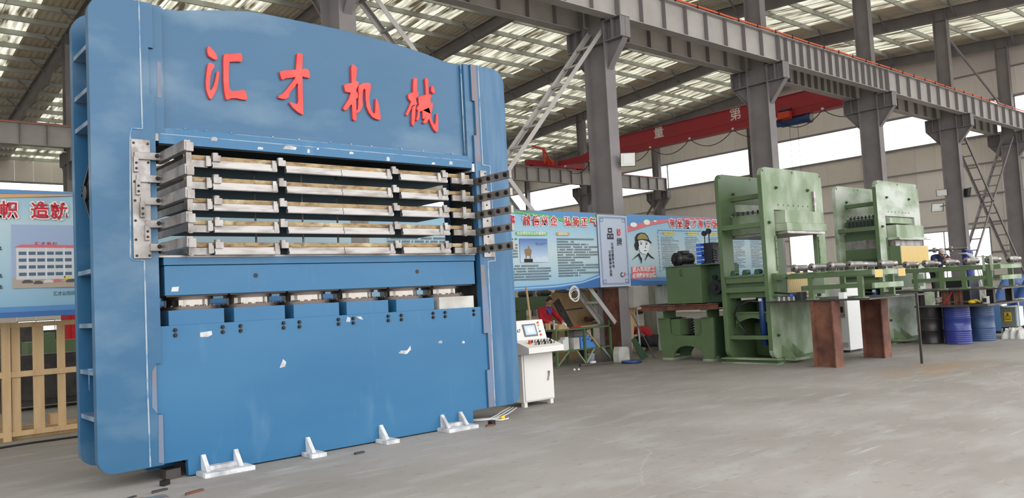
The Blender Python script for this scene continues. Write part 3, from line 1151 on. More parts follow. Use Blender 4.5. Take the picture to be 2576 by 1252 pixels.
for xs_ in ((2.99, 3.33), (4.15,), (5.10,), (6.0, 6.29)):
    mb = MB()
    mb.box(xs_[0] - .07, xs_[-1] + .11, 8.24, 8.50, 0, .045)
    if len(xs_) == 2:
        mb.box(xs_[0], xs_[1], 8.40, 8.49, .045, .085)
    ft = press.part('foot_plate', mb, 'primer_white', bevel=.003)
    for x in xs_:
        mb = MB()
        mb.prism([(8.49, .045), (8.49, .20), (8.465, .205), (8.33, .06), (8.33, .045)], 'x', x - .022, x + .022)
        press.part('gusset', mb, 'primer_white', parent=ft, bevel=.004)
LETTERS = {
    'hui': [
        [(3.195, 4.520), (3.211, 4.519), (3.242, 4.490), (3.278, 4.452), (3.290, 4.415), (3.287, 4.388), (3.265, 4.379), (3.228, 4.395), (3.197, 4.412), (3.185, 4.448), (3.183, 4.491)],
        [(3.205, 4.340), (3.248, 4.333), (3.258, 4.318), (3.252, 4.290), (3.229, 4.259), (3.212, 4.202), (3.201, 4.125), (3.197, 4.060), (3.204, 4.034), (3.217, 4.046), (3.240, 4.087), (3.264, 4.166), (3.277, 4.239), (3.288, 4.259), (3.304, 4.250), (3.304, 4.216), (3.291, 4.137), (3.277, 4.070), (3.248, 4.002), (3.209, 3.939), (3.193, 3.946), (3.173, 3.992), (3.159, 4.044), (3.156, 4.119), (3.168, 4.218), (3.181, 4.295), (3.189, 4.329)],
        [(3.365, 4.455), (3.382, 4.465), (3.465, 4.476), (3.504, 4.490), (3.560, 4.499), (3.572, 4.454), (3.568, 4.414), (3.551, 4.401), (3.501, 4.398), (3.445, 4.388), (3.426, 4.382), (3.416, 4.341), (3.410, 4.252), (3.410, 4.142), (3.415, 4.088), (3.434, 4.058), (3.512, 4.073), (3.582, 4.088), (3.596, 4.067), (3.611, 4.014), (3.604, 3.979), (3.553, 3.979), (3.487, 3.985), (3.432, 3.978), (3.398, 3.960), (3.376, 3.952), (3.366, 3.984), (3.355, 4.048), (3.350, 4.167), (3.354, 4.277), (3.356, 4.398)],
    ],
    'cai': [
        [(4.235, 4.607), (4.291, 4.616), (4.299, 4.597), (4.294, 4.519), (4.287, 4.425), (4.321, 4.438), (4.359, 4.437), (4.374, 4.408), (4.382, 4.356), (4.371, 4.333), (4.323, 4.336), (4.284, 4.340), (4.282, 4.237), (4.280, 4.119), (4.279, 4.003), (4.280, 3.892), (4.262, 3.888), (4.207, 3.913), (4.154, 3.953), (4.111, 4.006), (4.120, 4.021), (4.150, 4.011), (4.211, 4.006), (4.222, 4.042), (4.222, 4.135), (4.225, 4.252), (4.208, 4.238), (4.176, 4.193), (4.131, 4.147), (4.115, 4.110), (4.104, 4.074), (4.067, 4.047), (4.024, 4.042), (3.977, 4.050), (3.984, 4.077), (4.033, 4.106), (4.070, 4.145), (4.122, 4.215), (4.173, 4.280), (4.199, 4.319), (4.137, 4.304), (4.076, 4.290), (4.039, 4.267), (4.027, 4.272), (4.011, 4.315), (4.006, 4.355), (4.043, 4.375), (4.128, 4.392), (4.209, 4.410), (4.219, 4.508), (4.228, 4.591)],
    ],
    'ji': [
        [(4.947, 4.576), (4.968, 4.586), (5.017, 4.550), (5.009, 4.505), (4.992, 4.380), (5.020, 4.384), (5.033, 4.361), (5.024, 4.329), (4.995, 4.282), (4.989, 4.257), (5.010, 4.235), (5.014, 4.192), (5.003, 4.167), (4.985, 4.164), (4.982, 4.011), (4.979, 3.901), (4.955, 3.886), (4.929, 3.902), (4.926, 3.980), (4.924, 4.090), (4.896, 4.062), (4.853, 4.009), (4.819, 3.999), (4.803, 4.021), (4.829, 4.067), (4.886, 4.146), (4.917, 4.229), (4.877, 4.228), (4.843, 4.232), (4.832, 4.273), (4.827, 4.309), (4.854, 4.327), (4.895, 4.340), (4.934, 4.350), (4.935, 4.446), (4.935, 4.532)],
        [(5.031, 4.330), (5.088, 4.368), (5.144, 4.382), (5.193, 4.380), (5.202, 4.346), (5.189, 4.282), (5.171, 4.206), (5.171, 4.131), (5.191, 4.047), (5.224, 4.001), (5.246, 4.016), (5.254, 4.091), (5.262, 4.192), (5.276, 4.200), (5.301, 4.134), (5.314, 4.048), (5.324, 3.962), (5.313, 3.933), (5.263, 3.937), (5.208, 3.956), (5.161, 4.006), (5.130, 4.077), (5.120, 4.175), (5.122, 4.274), (5.119, 4.298), (5.102, 4.302), (5.086, 4.269), (5.073, 4.194), (5.076, 4.108), (5.067, 4.070), (5.030, 4.010), (4.987, 3.981), (4.984, 4.009), (5.006, 4.038), (5.013, 4.100), (5.023, 4.212), (5.022, 4.286)],
    ],
    'xie': [
        [(5.846, 4.535), (5.877, 4.546), (5.903, 4.537), (5.891, 4.372), (5.913, 4.362), (5.906, 4.309), (5.869, 4.266), (5.879, 4.215), (5.889, 4.203), (5.865, 4.187), (5.853, 4.108), (5.839, 3.990), (5.819, 3.908), (5.792, 3.908), (5.783, 3.946), (5.795, 4.076), (5.810, 4.155), (5.769, 4.099), (5.728, 4.033), (5.705, 4.034), (5.702, 4.053), (5.740, 4.121), (5.791, 4.217), (5.776, 4.235), (5.755, 4.252), (5.747, 4.309), (5.782, 4.332), (5.828, 4.349), (5.836, 4.443)],
        [(6.033, 4.564), (6.069, 4.566), (6.079, 4.541), (6.075, 4.396), (6.076, 4.350), (6.108, 4.361), (6.114, 4.322), (6.096, 4.293), (6.101, 4.241), (6.125, 4.251), (6.135, 4.232), (6.120, 4.151), (6.093, 4.096), (6.104, 4.018), (6.140, 3.956), (6.165, 3.985), (6.180, 4.105), (6.202, 4.114), (6.208, 4.029), (6.198, 3.870), (6.171, 3.856), (6.128, 3.889), (6.085, 3.964), (6.061, 4.027), (6.023, 3.970), (5.983, 3.953), (5.957, 3.964), (5.995, 4.020), (6.012, 4.061), (5.986, 4.012), (5.963, 4.016), (5.961, 4.120), (5.922, 4.103), (5.910, 4.024), (5.877, 3.981), (5.854, 3.986), (5.881, 4.060), (5.892, 4.113), (5.870, 4.136), (5.887, 4.170), (5.911, 4.193), (5.907, 4.257), (5.902, 4.296), (5.965, 4.323), (6.028, 4.344), (6.028, 4.469), (6.024, 4.547)],
        [(6.122, 4.468), (6.146, 4.478), (6.178, 4.422), (6.172, 4.382), (6.140, 4.371), (6.113, 4.401)],
    ],
}
for polys in LETTERS.values():
    mb = MB()
    for poly in polys:
        mb.prism(poly, 'y', 8.532, 8.568)
    press.part('raised_character', mb, 'letter_red', bevel=.006)

# ------------------------------------------------------------------ banners
def gradient_mat(name, stops, axis=2):
    m = bpy.data.materials.new(name)
    m.use_nodes = True
    nt = m.node_tree
    b = nt.nodes['Principled BSDF']
    b.inputs['Roughness'].default_value = .5
    b.inputs['Specular IOR Level'].default_value = .25
    tc = nt.nodes.new('ShaderNodeTexCoord')
    sx = nt.nodes.new('ShaderNodeSeparateXYZ')
    nt.links.new(tc.outputs['Object'], sx.inputs[0])
    mr = nt.nodes.new('ShaderNodeMapRange')
    mr.inputs['From Min'].default_value = stops[0][0]
    mr.inputs['From Max'].default_value = stops[-1][0]
    nt.links.new(sx.outputs[axis], mr.inputs['Value'])
    cr = nt.nodes.new('ShaderNodeValToRGB')
    el = cr.color_ramp.elements
    lo, hi = stops[0][0], stops[-1][0]
    while len(el) < len(stops):
        el.new(.5)
    for e, (p, c) in zip(el, stops):
        e.position = (p - lo) / (hi - lo)
        e.color = (*c, 1)
    nt.links.new(mr.outputs['Result'], cr.inputs['Fac'])
    nt.links.new(cr.outputs['Color'], b.inputs['Base Color'])
    MATS[name] = m


gradient_mat('banner_cloth', [(1.7, (0.22, 0.42, 0.58)), (2.25, (0.42, 0.56, 0.62)), (2.6, (0.50, 0.60, 0.63)), (2.95, (0.37, 0.54, 0.63)), (3.5, (0.21, 0.42, 0.60))])
gradient_mat('banner_cloth_left', [(1.7, (0.22, 0.42, 0.60)), (2.4, (0.38, 0.55, 0.64)), (3.0, (0.46, 0.60, 0.65)), (3.5, (0.30, 0.48, 0.60))])
gradient_mat('photo_sky', [(2.3, (0.60, 0.66, 0.72)), (2.5, (0.42, 0.54, 0.68)), (2.9, (0.05, 0.14, 0.38))])
YB = 12.78


def cloth_sheet(x0, x1, z0, z1, y, amp=.012, nx=60, nz=14):
    mb = MB()
    vs, fs = [], []
    for s_ in (0, .004):
        for j in range(nz + 1):
            for i in range(nx + 1):
                u, v = i / nx, j / nz
                x, z = x0 + (x1 - x0) * u, z0 + (z1 - z0) * v
                d = amp * (1 - v * .4) * math.sin(x * 5.3 + z * 1.1) * math.sin(x * 1.7 + .6)
                vs.append((x, y + .014 + d * .8 + s_, z))
    n = (nx + 1) * (nz + 1)
    for j in range(nz):
        for i in range(nx):
            a = j * (nx + 1) + i
            fs.append((a, a + 1, a + nx + 2, a + nx + 1))
            fs.append((n + a, n + a + nx + 1, n + a + nx + 2, n + a + 1))
    return mb.add(vs, fs, True)


class Banner:
    def __init__(s, x0, x1, z0, z1, y, label, cloth):
        s.y = y
        s.t = Thing('banner', (0, y, 0), label, 'banner')
        s.t.part('cloth', cloth_sheet(x0, x1, z0, z1, y), cloth)
        hem = MB()
        hem.tube([(x0, y + .012, z1), (x1, y + .012, z1)], .012, 6)
        s.t.part('top_cord', hem, 'girt_grey')

    def poly(s, name, pts, m, lay=1, holes=()):
        mb = MB()
        mb.prism(pts, 'y', s.y - .0012 * lay, s.y - .0012 * lay + .001, holes)
        return s.t.part(name, mb, m)

    def text(s, name, txt, x, z, size, m, lay=3, bold=0., sx=1., align='CENTER'):
        me = text_mesh(txt, size, bold, align)
        o = link(name, me, m, s.t.o, (x, -.0012 * lay, z))
        o.rotation_euler = (math.pi / 2, 0, 0)
        o.scale = (sx, 1, 1)
        o['kind'] = 'stuff' if len(txt) > 1 else 'print'
        return o

    def title(s, chars, z, size, sx):
        for ch, x in chars:
            s.text('title_halo', ch, x, z, size, 'print_ivory', 3, size * .085, sx)
            s.text('title_character', ch, x, z, size, 'print_red', 4, size * .022, sx)

    def lines(s, x0, x1, z0, z1, pitch, ch=.028, m='print_text', ragged=.5, seed=1, fill=.62):
        """rows of tiny illegible characters"""
        rnd = random.Random(seed)
        mb = MB()
        z = z1
        while z > z0:
            x, end = x0, x1 - (x1 - x0) * (rnd.random() * ragged if rnd.random() < .6 else 0)
            while x < end:
                if rnd.random() > .06:
                    w, h = ch * .78, pitch * fill
                    y = s.y - .0024
                    mb.add([(x, y, z), (x + w, y, z), (x + w, y, z + h * .3), (x, y, z + h * .3)], [(0, 1, 2, 3)])
                    mb.add([(x + w * .15, y, z + h * .42), (x + w * .8, y, z + h * .42), (x + w * .8, y, z + h), (x + w * .3, y, z + h)], [(0, 1, 2, 3)])
                x += ch
            z -= pitch
        o = s.t.part('small_print', mb, m)
        o['kind'] = 'stuff'
        return o


def band(top, bot):
    return top + list(reversed(bot))


# banner with the bronze vessel picture, right beside the press
b1 = Banner(7.62, 13.68, 1.755, 3.475, YB, 'pale blue banner with red title and picture of a bronze vessel beside the blue press', 'banner_cloth')
b1.poly('green_ribbon', band([(9.6, 3.47), (11.1, 3.46), (12.09, 3.40), (12.63, 3.33), (13.21, 3.32), (13.68, 3.42)], [(9.6, 3.45), (11.1, 3.42), (12.09, 3.34), (12.63, 3.26), (13.21, 3.22), (13.68, 3.32)]), 'print_green', 2)
b1.poly('blue_corner', [(12.0, 3.475), (13.68, 3.475), (13.68, 3.42), (13.21, 3.32), (12.63, 3.33), (12.09, 3.40), (11.3, 3.455)], 'print_blue', 1)
b1.poly('bottom_wave', band([(9.5, 1.80), (11.0, 1.85), (12.25, 1.865), (13.09, 1.92), (13.68, 2.07)], [(9.5, 1.757), (11.0, 1.757), (12.25, 1.757), (13.09, 1.757), (13.68, 1.757)]), 'print_blue', 1)
b1.poly('bottom_wave', band([(11.6, 1.77), (12.4, 1.80), (13.09, 1.87), (13.68, 1.98)], [(11.6, 1.757), (12.4, 1.757), (13.09, 1.757), (13.68, 1.757)]), 'print_navy', 2)
b1.poly('wave_line', band([(11.0, 1.815), (12.25, 1.83), (13.09, 1.89), (13.68, 2.02)], [(11.0, 1.80), (12.25, 1.815), (13.09, 1.875), (13.68, 2.0)]), 'print_pale', 3)
b1.title([('事', 11.06), ('诚', 11.49), ('信', 11.76), ('兴', 12.02), ('企', 12.30), ('弘', 12.73), ('扬', 12.99), ('正', 13.26), ('气', 13.54)], 3.245, .225, 1.0)
b1.poly('heading_pill', rrect(11.17, 12.08, 2.94, 3.025, .042), 'print_green', 2)
b1.text('heading', '企业诚信对企业的重要性', 11.625, 2.983, .078, 'print_ivory', 3, .001)
b1.poly('heading_pill', rrect(12.35, 12.77, 2.945, 3.02, .037), 'print_gold', 2)
b1.text('heading', '诚信论坛', 12.56, 2.983, .07, 'print_ivory', 3, .001)
b1.poly('photo', [(11.26, 2.36), (12.07, 2.36), (12.07, 2.87), (11.26, 2.87)], 'photo_sky', 2)
b1.poly('cloud_print', [(11.262, 2.362), (12.068, 2.362), (12.068, 2.46), (11.95, 2.49), (11.85, 2.455), (11.75, 2.48), (11.66, 2.44), (11.3, 2.40)], 'print_cloud', 3)
b1.poly('vessel_plinth', [(11.36, 2.362), (11.61, 2.362), (11.61, 2.435), (11.36, 2.435)], 'print_black', 4)
b1.poly('vessel_print', [(11.41, 2.435), (11.435, 2.435), (11.44, 2.50), (11.52, 2.50), (11.53, 2.435), (11.555, 2.435), (11.565, 2.53), (11.585, 2.56), (11.58, 2.645), (11.53, 2.655), (11.53, 2.70), (11.505, 2.715),
                         (11.49, 2.70), (11.49, 2.657), (11.39, 2.645), (11.385, 2.56), (11.41, 2.52)], 'print_bronze', 5)
b1.lines(11.70, 12.02, 2.70, 2.76, .03, .026, 'print_text', .3, 5)
b1.lines(8.0, 11.20, 2.34, 2.84, .062, .036, seed=2, ragged=.15)
b1.lines(8.0, 12.11, 1.965, 2.27, .058, .036, seed=3, ragged=.15)
b1.lines(12.36, 13.62, 1.975, 2.85, .0585, .036, seed=4, ragged=.65)

# grey vertical banner on the column
b2 = Banner(13.66, 14.70, 1.755, 3.45, 12.74, 'narrow pale grey vertical banner with brush characters hung on the steel column', 'print_lilac')
fr = []
for o_, hh in ((.055, .062), (.08, .085)):
    b2.poly('border_line', [(13.66 + o_, 1.755 + o_), (14.70 - o_, 1.755 + o_), (14.70 - o_, 3.45 - o_), (13.66 + o_, 3.45 - o_)], 'print_navy', 1,
            [[(13.66 + hh, 1.755 + hh), (14.70 - hh, 1.755 + hh), (14.70 - hh, 3.45 - hh), (13.66 + hh, 3.45 - hh)]])
for cx, cz in ((13.80, 3.32), (14.56, 3.32), (13.80, 1.885), (14.56, 1.885)):
    b2.poly('corner_knot', [(cx - .05, cz - .04), (cx + .05, cz - .04), (cx + .05, cz + .04), (cx - .05, cz + .04)], 'print_navy', 2,
            [[(cx - .042, cz - .032), (cx + .042, cz - .032), (cx + .042, cz + .032), (cx - .042, cz + .032)]])
b2.text('brush_character', '品', 14.07, 2.98, .30, 'print_black', 3, .003, .8)
b2.text('brush_character', '牌', 14.375, 2.795, .20, 'print_black', 3, .001, .95)
b2.poly('seal', rrect(14.32, 14.425, 2.96, 3.12, .03), 'print_red', 2)
b2.text('seal_text', '汇', 14.372, 3.08, .075, 'print_ivory', 3)
b2.text('seal_text', '才', 14.372, 3.00, .075, 'print_ivory', 3)
for i, ch in enumerate('以诚信赢得市场'):
    b2.text('column_text', ch, 14.115, 2.755 - i * .088, .085, 'print_black', 3, .001)
for i, ch in enumerate('以质量铸就品牌'):
    b2.text('column_text', ch, 14.015, 2.57 - i * .09, .085, 'print_black', 3, .001)
b2.poly('logo_arc', [(14.40 + r * math.cos(t), 2.03 + r * math.sin(t)) for r, ts in ((.055, range(60, 330, 30)), (.035, range(300, 30, -30))) for t in [math.radians(a) for a in ts]], 'print_black', 3)
b2.poly('logo_hook', [(14.43, 1.97), (14.50, 2.0), (14.51, 2.08), (14.485, 2.08), (14.48, 2.02), (14.43, 1.985)], 'print_red', 3)
b2.lines(14.53, 14.62, 2.0, 2.03, .03, .028, seed=9, ragged=0)

# banner with the helmeted worker
b3 = Banner(14.71, 21.45, 1.755, 3.475, YB, 'pale blue banner with line drawing of a helmeted worker behind the pump tank', 'banner_cloth')
b3.poly('blue_corner', [(14.71, 3.475), (18.2, 3.475), (16.8, 3.40), (15.9, 3.30), (15.3, 3.22), (14.71, 3.12)], 'print_blue', 1)
b3.poly('red_ribbon', band([(14.71, 3.19), (15.40, 3.31), (16.11, 3.39), (17.22, 3.455), (18.3, 3.47)], [(14.71, 3.04), (15.40, 3.19), (16.10, 3.30), (17.22, 3.42), (18.3, 3.455)]), 'print_pink', 2)
for cx, cz, rx, rz, m_ in ((14.97, 3.23, .15, .068, 'print_navy'), (15.47, 3.30, .125, .068, 'print_yellow'), (15.79, 3.335, .065, .025, 'print_green')):
    b3.poly('oval', [(cx + rx * math.cos(t * math.pi / 12), cz + rz * math.sin(t * math.pi / 12)) for t in range(24)], m_, 3)
    b3.poly('oval', [(cx + .86 * rx * math.cos(t * math.pi / 12), cz + .86 * rz * math.sin(t * math.pi / 12)) for t in range(24)], 'print_ivory', 4)
b3.title([('有', 16.46), ('品', 16.77), ('质', 17.09), ('才', 17.39), ('有', 17.66), ('市', 17.98), ('场', 18.28)], 3.285, .235, 1.05)
# generic worker's head: helmet, face, collar
b3.poly('helmet_strap', [(15.0, 2.62), (15.06, 2.60), (15.12, 2.72), (15.10, 2.86), (15.02, 2.84), (14.95, 2.74)], 'print_black', 3)
b3.poly('face_print', [(15.08, 2.86), (15.10, 2.68), (15.14, 2.58), (15.24, 2.52), (15.38, 2.52), (15.47, 2.60), (15.52, 2.72), (15.53, 2.86)], 'print_white', 3)
b3.poly('helmet', [(14.99, 2.83), (15.0, 2.93), (15.08, 3.01), (15.22, 3.045), (15.38, 3.03), (15.48, 2.95), (15.51, 2.87), (15.60, 2.80), (15.58, 2.77), (15.45, 2.83), (15.25, 2.86), (15.1, 2.84)], 'print_black', 4)
b3.poly('helmet_fill', [(15.07, 2.87), (15.08, 2.94), (15.20, 3.02), (15.37, 3.005), (15.46, 2.92), (15.47, 2.87), (15.28, 2.885)], 'print_olive', 5)
for x in (15.20, 15.40):
    b3.poly('eye', [(x - .05, 2.76), (x, 2.745), (x + .05, 2.765), (x, 2.785)], 'print_black', 5)
    b3.poly('eyebrow', [(x - .06, 2.80), (x + .055, 2.805), (x + .055, 2.815), (x - .05, 2.815)], 'print_black', 5)
b3.poly('nose', [(15.33, 2.665), (15.37, 2.665), (15.345, 2.74), (15.34, 2.685)], 'print_black', 5)
b3.poly('mouth', [(15.28, 2.605), (15.40, 2.605), (15.37, 2.588), (15.31, 2.588)], 'print_black', 5)
b3.poly('collar', [(14.80, 2.36), (15.0, 2.48), (15.12, 2.55), (15.15, 2.46), (15.2, 2.40), (15.18, 2.29), (15.16, 2.29), (15.15, 2.36), (15.08, 2.48), (14.98, 2.44)], 'print_black', 4)
b3.poly('collar', [(15.69, 2.39), (15.55, 2.47), (15.43, 2.56), (15.38, 2.47), (15.30, 2.36), (15.32, 2.36), (15.45, 2.49), (15.55, 2.42)], 'print_black', 4)
b3.poly('notice_box', [(14.79, 1.92), (15.70, 1.92), (15.70, 2.21), (14.79, 2.21)], 'print_pink', 3)
b3.text('notice', '进入车间施工', 15.245, 2.14, .135, 'print_ivory', 4, .003, 1.05)
b3.text('notice', '必须戴好安全帽', 15.245, 1.99, .12, 'print_ivory', 4, .003, 1.02)
dash = MB()
for i in range(46):
    dash.box(15.87 + i * .115, 15.87 + i * .115 + .08, YB - .003, YB - .002, 3.10, 3.115)
for i in range(11):
    dash.box(15.86, 15.875, YB - .003, YB - .002, 2.06 + i * .095, 2.06 + i * .095 + .065)
b3.t.part('dashed_frame', dash, 'print_navy')['kind'] = 'stuff'
for x in (15.95, 16.93, 17.9, 18.9, 19.9):
    b3.poly('heading_tint', [(x + .12, 3.0), (x + .55, 3.0), (x + .6, 3.07), (x + .16, 3.07)], 'print_yellow', 2)
    b3.lines(x + .02, x + .60, 3.01, 3.03, .04, .055, 'print_pink', 0, 11)
    b3.lines(x + .02, x + .72, 2.1, 2.93, .045, .024, seed=int(x * 10), ragged=.5, fill=.42)
b3.poly('bottom_wave', band([(14.71, 2.06), (15.27, 1.96), (16.11, 1.93), (17.5, 1.90), (19.5, 1.92), (21.45, 2.0)], [(14.71, 1.757), (15.27, 1.757), (16.11, 1.757), (17.5, 1.757), (19.5, 1.757), (21.45, 1.757)]), 'print_blue', 1)
b3.poly('bottom_wave', band([(14.71, 1.93), (15.27, 1.86), (16.11, 1.84), (18, 1.80)], [(14.71, 1.757), (15.27, 1.757), (16.11, 1.757), (18, 1.757)]), 'print_navy', 2)
b3.poly('no_smoking_ring', circle(16.98 + 1.35, 2.72, .09, 20), 'print_red', 4, [circle(16.98 + 1.35, 2.72, .07, 20)])

# banner behind the press, on its open side
b4 = Banner(.35, 7.25, 1.725, 3.475, YB, 'pale blue banner with red title and photograph of an office building beside the wooden crate', 'banner_cloth_left')
b4.poly('top_stripe', [(.35, 3.41), (7.25, 3.46), (7.25, 3.475), (.35, 3.475)], 'print_blue', 1)
b4.poly('orange_stripe', [(.35, 3.34), (1.88, 3.36), (3.2, 3.46), (1.88, 3.415), (.35, 3.40)], 'print_orange', 2)
b4.poly('bottom_stripe', [(.35, 1.726), (7.25, 1.726), (7.25, 1.87), (.35, 1.87)], 'print_blue', 1)
b4.poly('bottom_stripe', [(.35, 1.726), (7.25, 1.726), (7.25, 1.80), (.35, 1.80)], 'print_deep', 2)
b4.title([('帜', 1.98), ('造', 2.35), ('就', 2.59)], 3.185, .245, .92)
b4.poly('photo', [(2.005, 2.12), (3.1, 2.12), (3.1, 3.0), (2.005, 3.0)], 'print_photo_sky', 2)
b4.poly('photo_ground', [(2.007, 2.122), (3.098, 2.122), (3.098, 2.25), (2.007, 2.27)], 'print_ground', 3)
b4.poly('photo_building', [(2.055, 2.24), (3.0, 2.24), (3.0, 2.68), (2.055, 2.68)], 'print_wall', 4)
b4.poly('photo_roof', [(2.03, 2.685), (3.02, 2.67), (3.02, 2.69), (2.85, 2.715), (2.12, 2.725)], 'print_pink', 5)
for r_i, z in enumerate((2.58, 2.485, 2.39, 2.29)):
    for c_i in range(6):
        x = 2.085 + c_i * .112
        b4.poly('photo_window', [(x, z), (x + .092, z), (x + .092, z + .045), (x, z + .045)], 'print_glass', 5)
for c_i in range(4):
    b4.poly('photo_pilaster', [(2.19 + c_i * .224, 2.25), (2.203 + c_i * .224, 2.25), (2.203 + c_i * .224, 2.68), (2.19 + c_i * .224, 2.68)], 'print_white', 6)
for x, z, w, m_ in ((2.12, 2.19, .13, 'print_car'), (2.26, 2.175, .11, 'print_car'), (2.38, 2.19, .12, 'print_wall'), (2.50, 2.195, .1, 'print_pink'), (2.62, 2.235, .11, 'print_yellow'), (2.66, 2.19, .13, 'print_car')):
    b4.poly('photo_car', [(x, z), (x + w, z), (x + w, z + .025), (x + w * .75, z + .045), (x + w * .25, z + .045), (x, z + .022)], m_, 6)
b4.text('roof_sign', '汇 才 机 械', 2.42, 2.735, .045, 'print_red', 6, .001, 1.3)
b4.text('caption', '汇才公司风', 2.635, 2.03, .062, 'print_text', 3, .0005, .9)
b4.lines(.6, 1.90, 2.1, 2.95, .075, .05, seed=21, ragged=.2)

# ------------------------------------------------------------------ control console
con = Thing('control_console', (8.21, 9.3, 0), 'white control console with small screen and rows of buttons beside the blue press', 'console')
mb = MB()
mb.box(7.90, 8.53, 9.06, 9.52, .07, .80)
con.part('cabinet', mb, 'console_white', bevel=.006)
mb = MB()
mb.box(7.93, 8.515, 9.045, 9.06, .09, .775)
dr = con.part('door', mb, 'console_white', bevel=.004)
mb = MB()
mb.box(8.40, 8.435, 9.035, 9.045, .46, .50).bar((8.42, 9.025, .49), (8.385, 9.03, .36), .018, .012)
con.part('latch', mb, 'steel_bright', parent=dr)
for x in (7.92, 8.45):
    mb = MB()
    mb.box(x, x + .06, 9.07, 9.14, 0, .07)
    con.part('foot', mb, 'console_white')
mb = MB()
mb.prism([(9.06, .78), (8.84, .80), (8.84, .885), (9.16, .985), (9.30, .99), (9.52, .99), (9.52, .78)], 'x', 7.86, 8.57)
con.part('desk', mb, 'console_white', bevel=.005)
mb = MB()
mb.prism([(9.16, .985), (9.25, 1.275), (9.40, 1.275), (9.52, .985)], 'x', 7.90, 8.53)
hd = con.part('display_housing', mb, 'console_white', bevel=.005)


def onpanel(u, v, d=0):                              # u along X 0..1, v up the sloping panel 0..1
    return Vector((7.90 + .63 * u, 9.16 + .09 * v - .955 * d, .985 + .29 * v + .296 * d))


def panel_quad(u0, u1, v0, v1, d0, d1):
    mb_ = MB()
    vs = [onpanel(u, v, d) for d in (d0, d1) for u, v in ((u0, v0), (u1, v0), (u1, v1), (u0, v1))]
    return mb_.add(vs, [(0, 3, 2, 1), (4, 5, 6, 7), (0, 1, 5, 4), (1, 2, 6, 5), (2, 3, 7, 6), (3, 0, 4, 7)])


con.part('screen_bezel', panel_quad(.30, .72, .16, .80, 0, .012), 'screen_grey', parent=hd)
em = bpy.data.materials.new('lit_screen')
em.use_nodes = True
eb = em.node_tree.nodes['Principled BSDF']
eb.inputs['Base Color'].default_value = (.1, .15, .2, 1)
eb.inputs['Emission Color'].default_value = (.72, .85, 1, 1)
eb.inputs['Emission Strength'].default_value = .22
MATS['lit_screen'] = em
con.part('screen', panel_quad(.34, .68, .24, .72, .012, .014), 'lit_screen', parent=hd)
con.part('screen_window', panel_quad(.42, .60, .34, .60, .014, .015), 'white_paint', parent=hd)
con.part('badge', panel_quad(.08, .22, .35, .62, 0, .004), 'white_paint', parent=hd)
me = text_mesh('67', .075, .002)
o = link('badge_mark', me, 'print_black', hd, onpanel(.15, .48, .006) - con.loc)
o.rotation_euler = (math.radians(73), 0, 0)
for v, m_ in ((.84, 'crane_orange'), (.70, 'yellow_plain'), (.54, 'white_paint'), (.38, 'green_pale'), (.20, 'letter_red')):
    mb = MB()
    mb.cyl(onpanel(.82, v), onpanel(.82, v, .02), .016, 12)
    con.part('indicator', mb, m_, parent=hd)
for r_ in range(2):
    for i in range(7):
        yy = 8.94 + r_ * .09
        zz = .885 + (yy - 8.84) * .3125
        mb = MB()
        mb.cyl((8.09 + i * .062, yy, zz), (8.09 + i * .062, yy - .01, zz + .022), .015, 12).cyl((8.09 + i * .062, yy - .01, zz + .022), (8.09 + i * .062, yy - .018, zz + .04), .011, 10)
        con.part('push_button', mb, 'bolt_black' if (i + r_) % 2 else 'steel_bright')
mb = MB()
mb.cyl((8.02, 9.0, .935), (8.02, 8.985, .985), .024, 14)
con.part('stop_button', mb, 'crane_orange')

# ------------------------------------------------------------------ wooden crate at the far left
cr_ = Thing('pallet_crate', (2.4, 13.8, 0), 'pale pine slatted crate standing under the banner with the office building', 'crate')
pcache = {}


def plank(t, x0, x1, y0, y1, z0, z1, name='plank', m='pine'):
    k = (round(x1 - x0, 3), round(y1 - y0, 3), round(z1 - z0, 3))
    if k not in pcache:
        q = MB()
        q.box(0, k[0], 0, k[1], 0, k[2])
        pcache[k] = q.mesh('plank')
    return t.inst(name, pcache[k], m, (x0, y0, z0))


for x in (1.06, 1.36, 1.66):
    plank(cr_, x, x + .13, 13.30, 13.325, .02, 1.64)
plank(cr_, 1.95, 2.05, 13.29, 13.39, 0, 1.66, 'post')
for x0, x1 in ((2.065, 2.175), (2.33, 2.47), (2.64, 2.745), (2.96, 3.09), (3.25, 3.36)):
    plank(cr_, x0, x1, 13.33, 13.355, .12, 1.62)
plank(cr_, 3.5, 3.6, 13.29, 13.39, 0, 1.64, 'post')
for z0, z1 in ((1.585, 1.655), (.885, .965), (.06, .13)):
    plank(cr_, 1.0, 3.62, 13.305, 13.33, z0, z1, 'rail')
for y in (13.5, 13.9, 14.3):
    plank(cr_, 1.98, 2.005, y, y + .12, .08, 1.62)
for z0 in (1.58, .885, .06):
    plank(cr_, 1.955, 1.98, 13.35, 14.6, z0, z0 + .075, 'rail')
for y in (13.42, 13.8, 14.2, 14.5):
    plank(cr_, 1.0, 3.6, y, y + .09, .0, .06, 'floor_board')
plank(cr_, 2.55, 2.68, 13.42, 13.60, .15, .30, 'offcut')

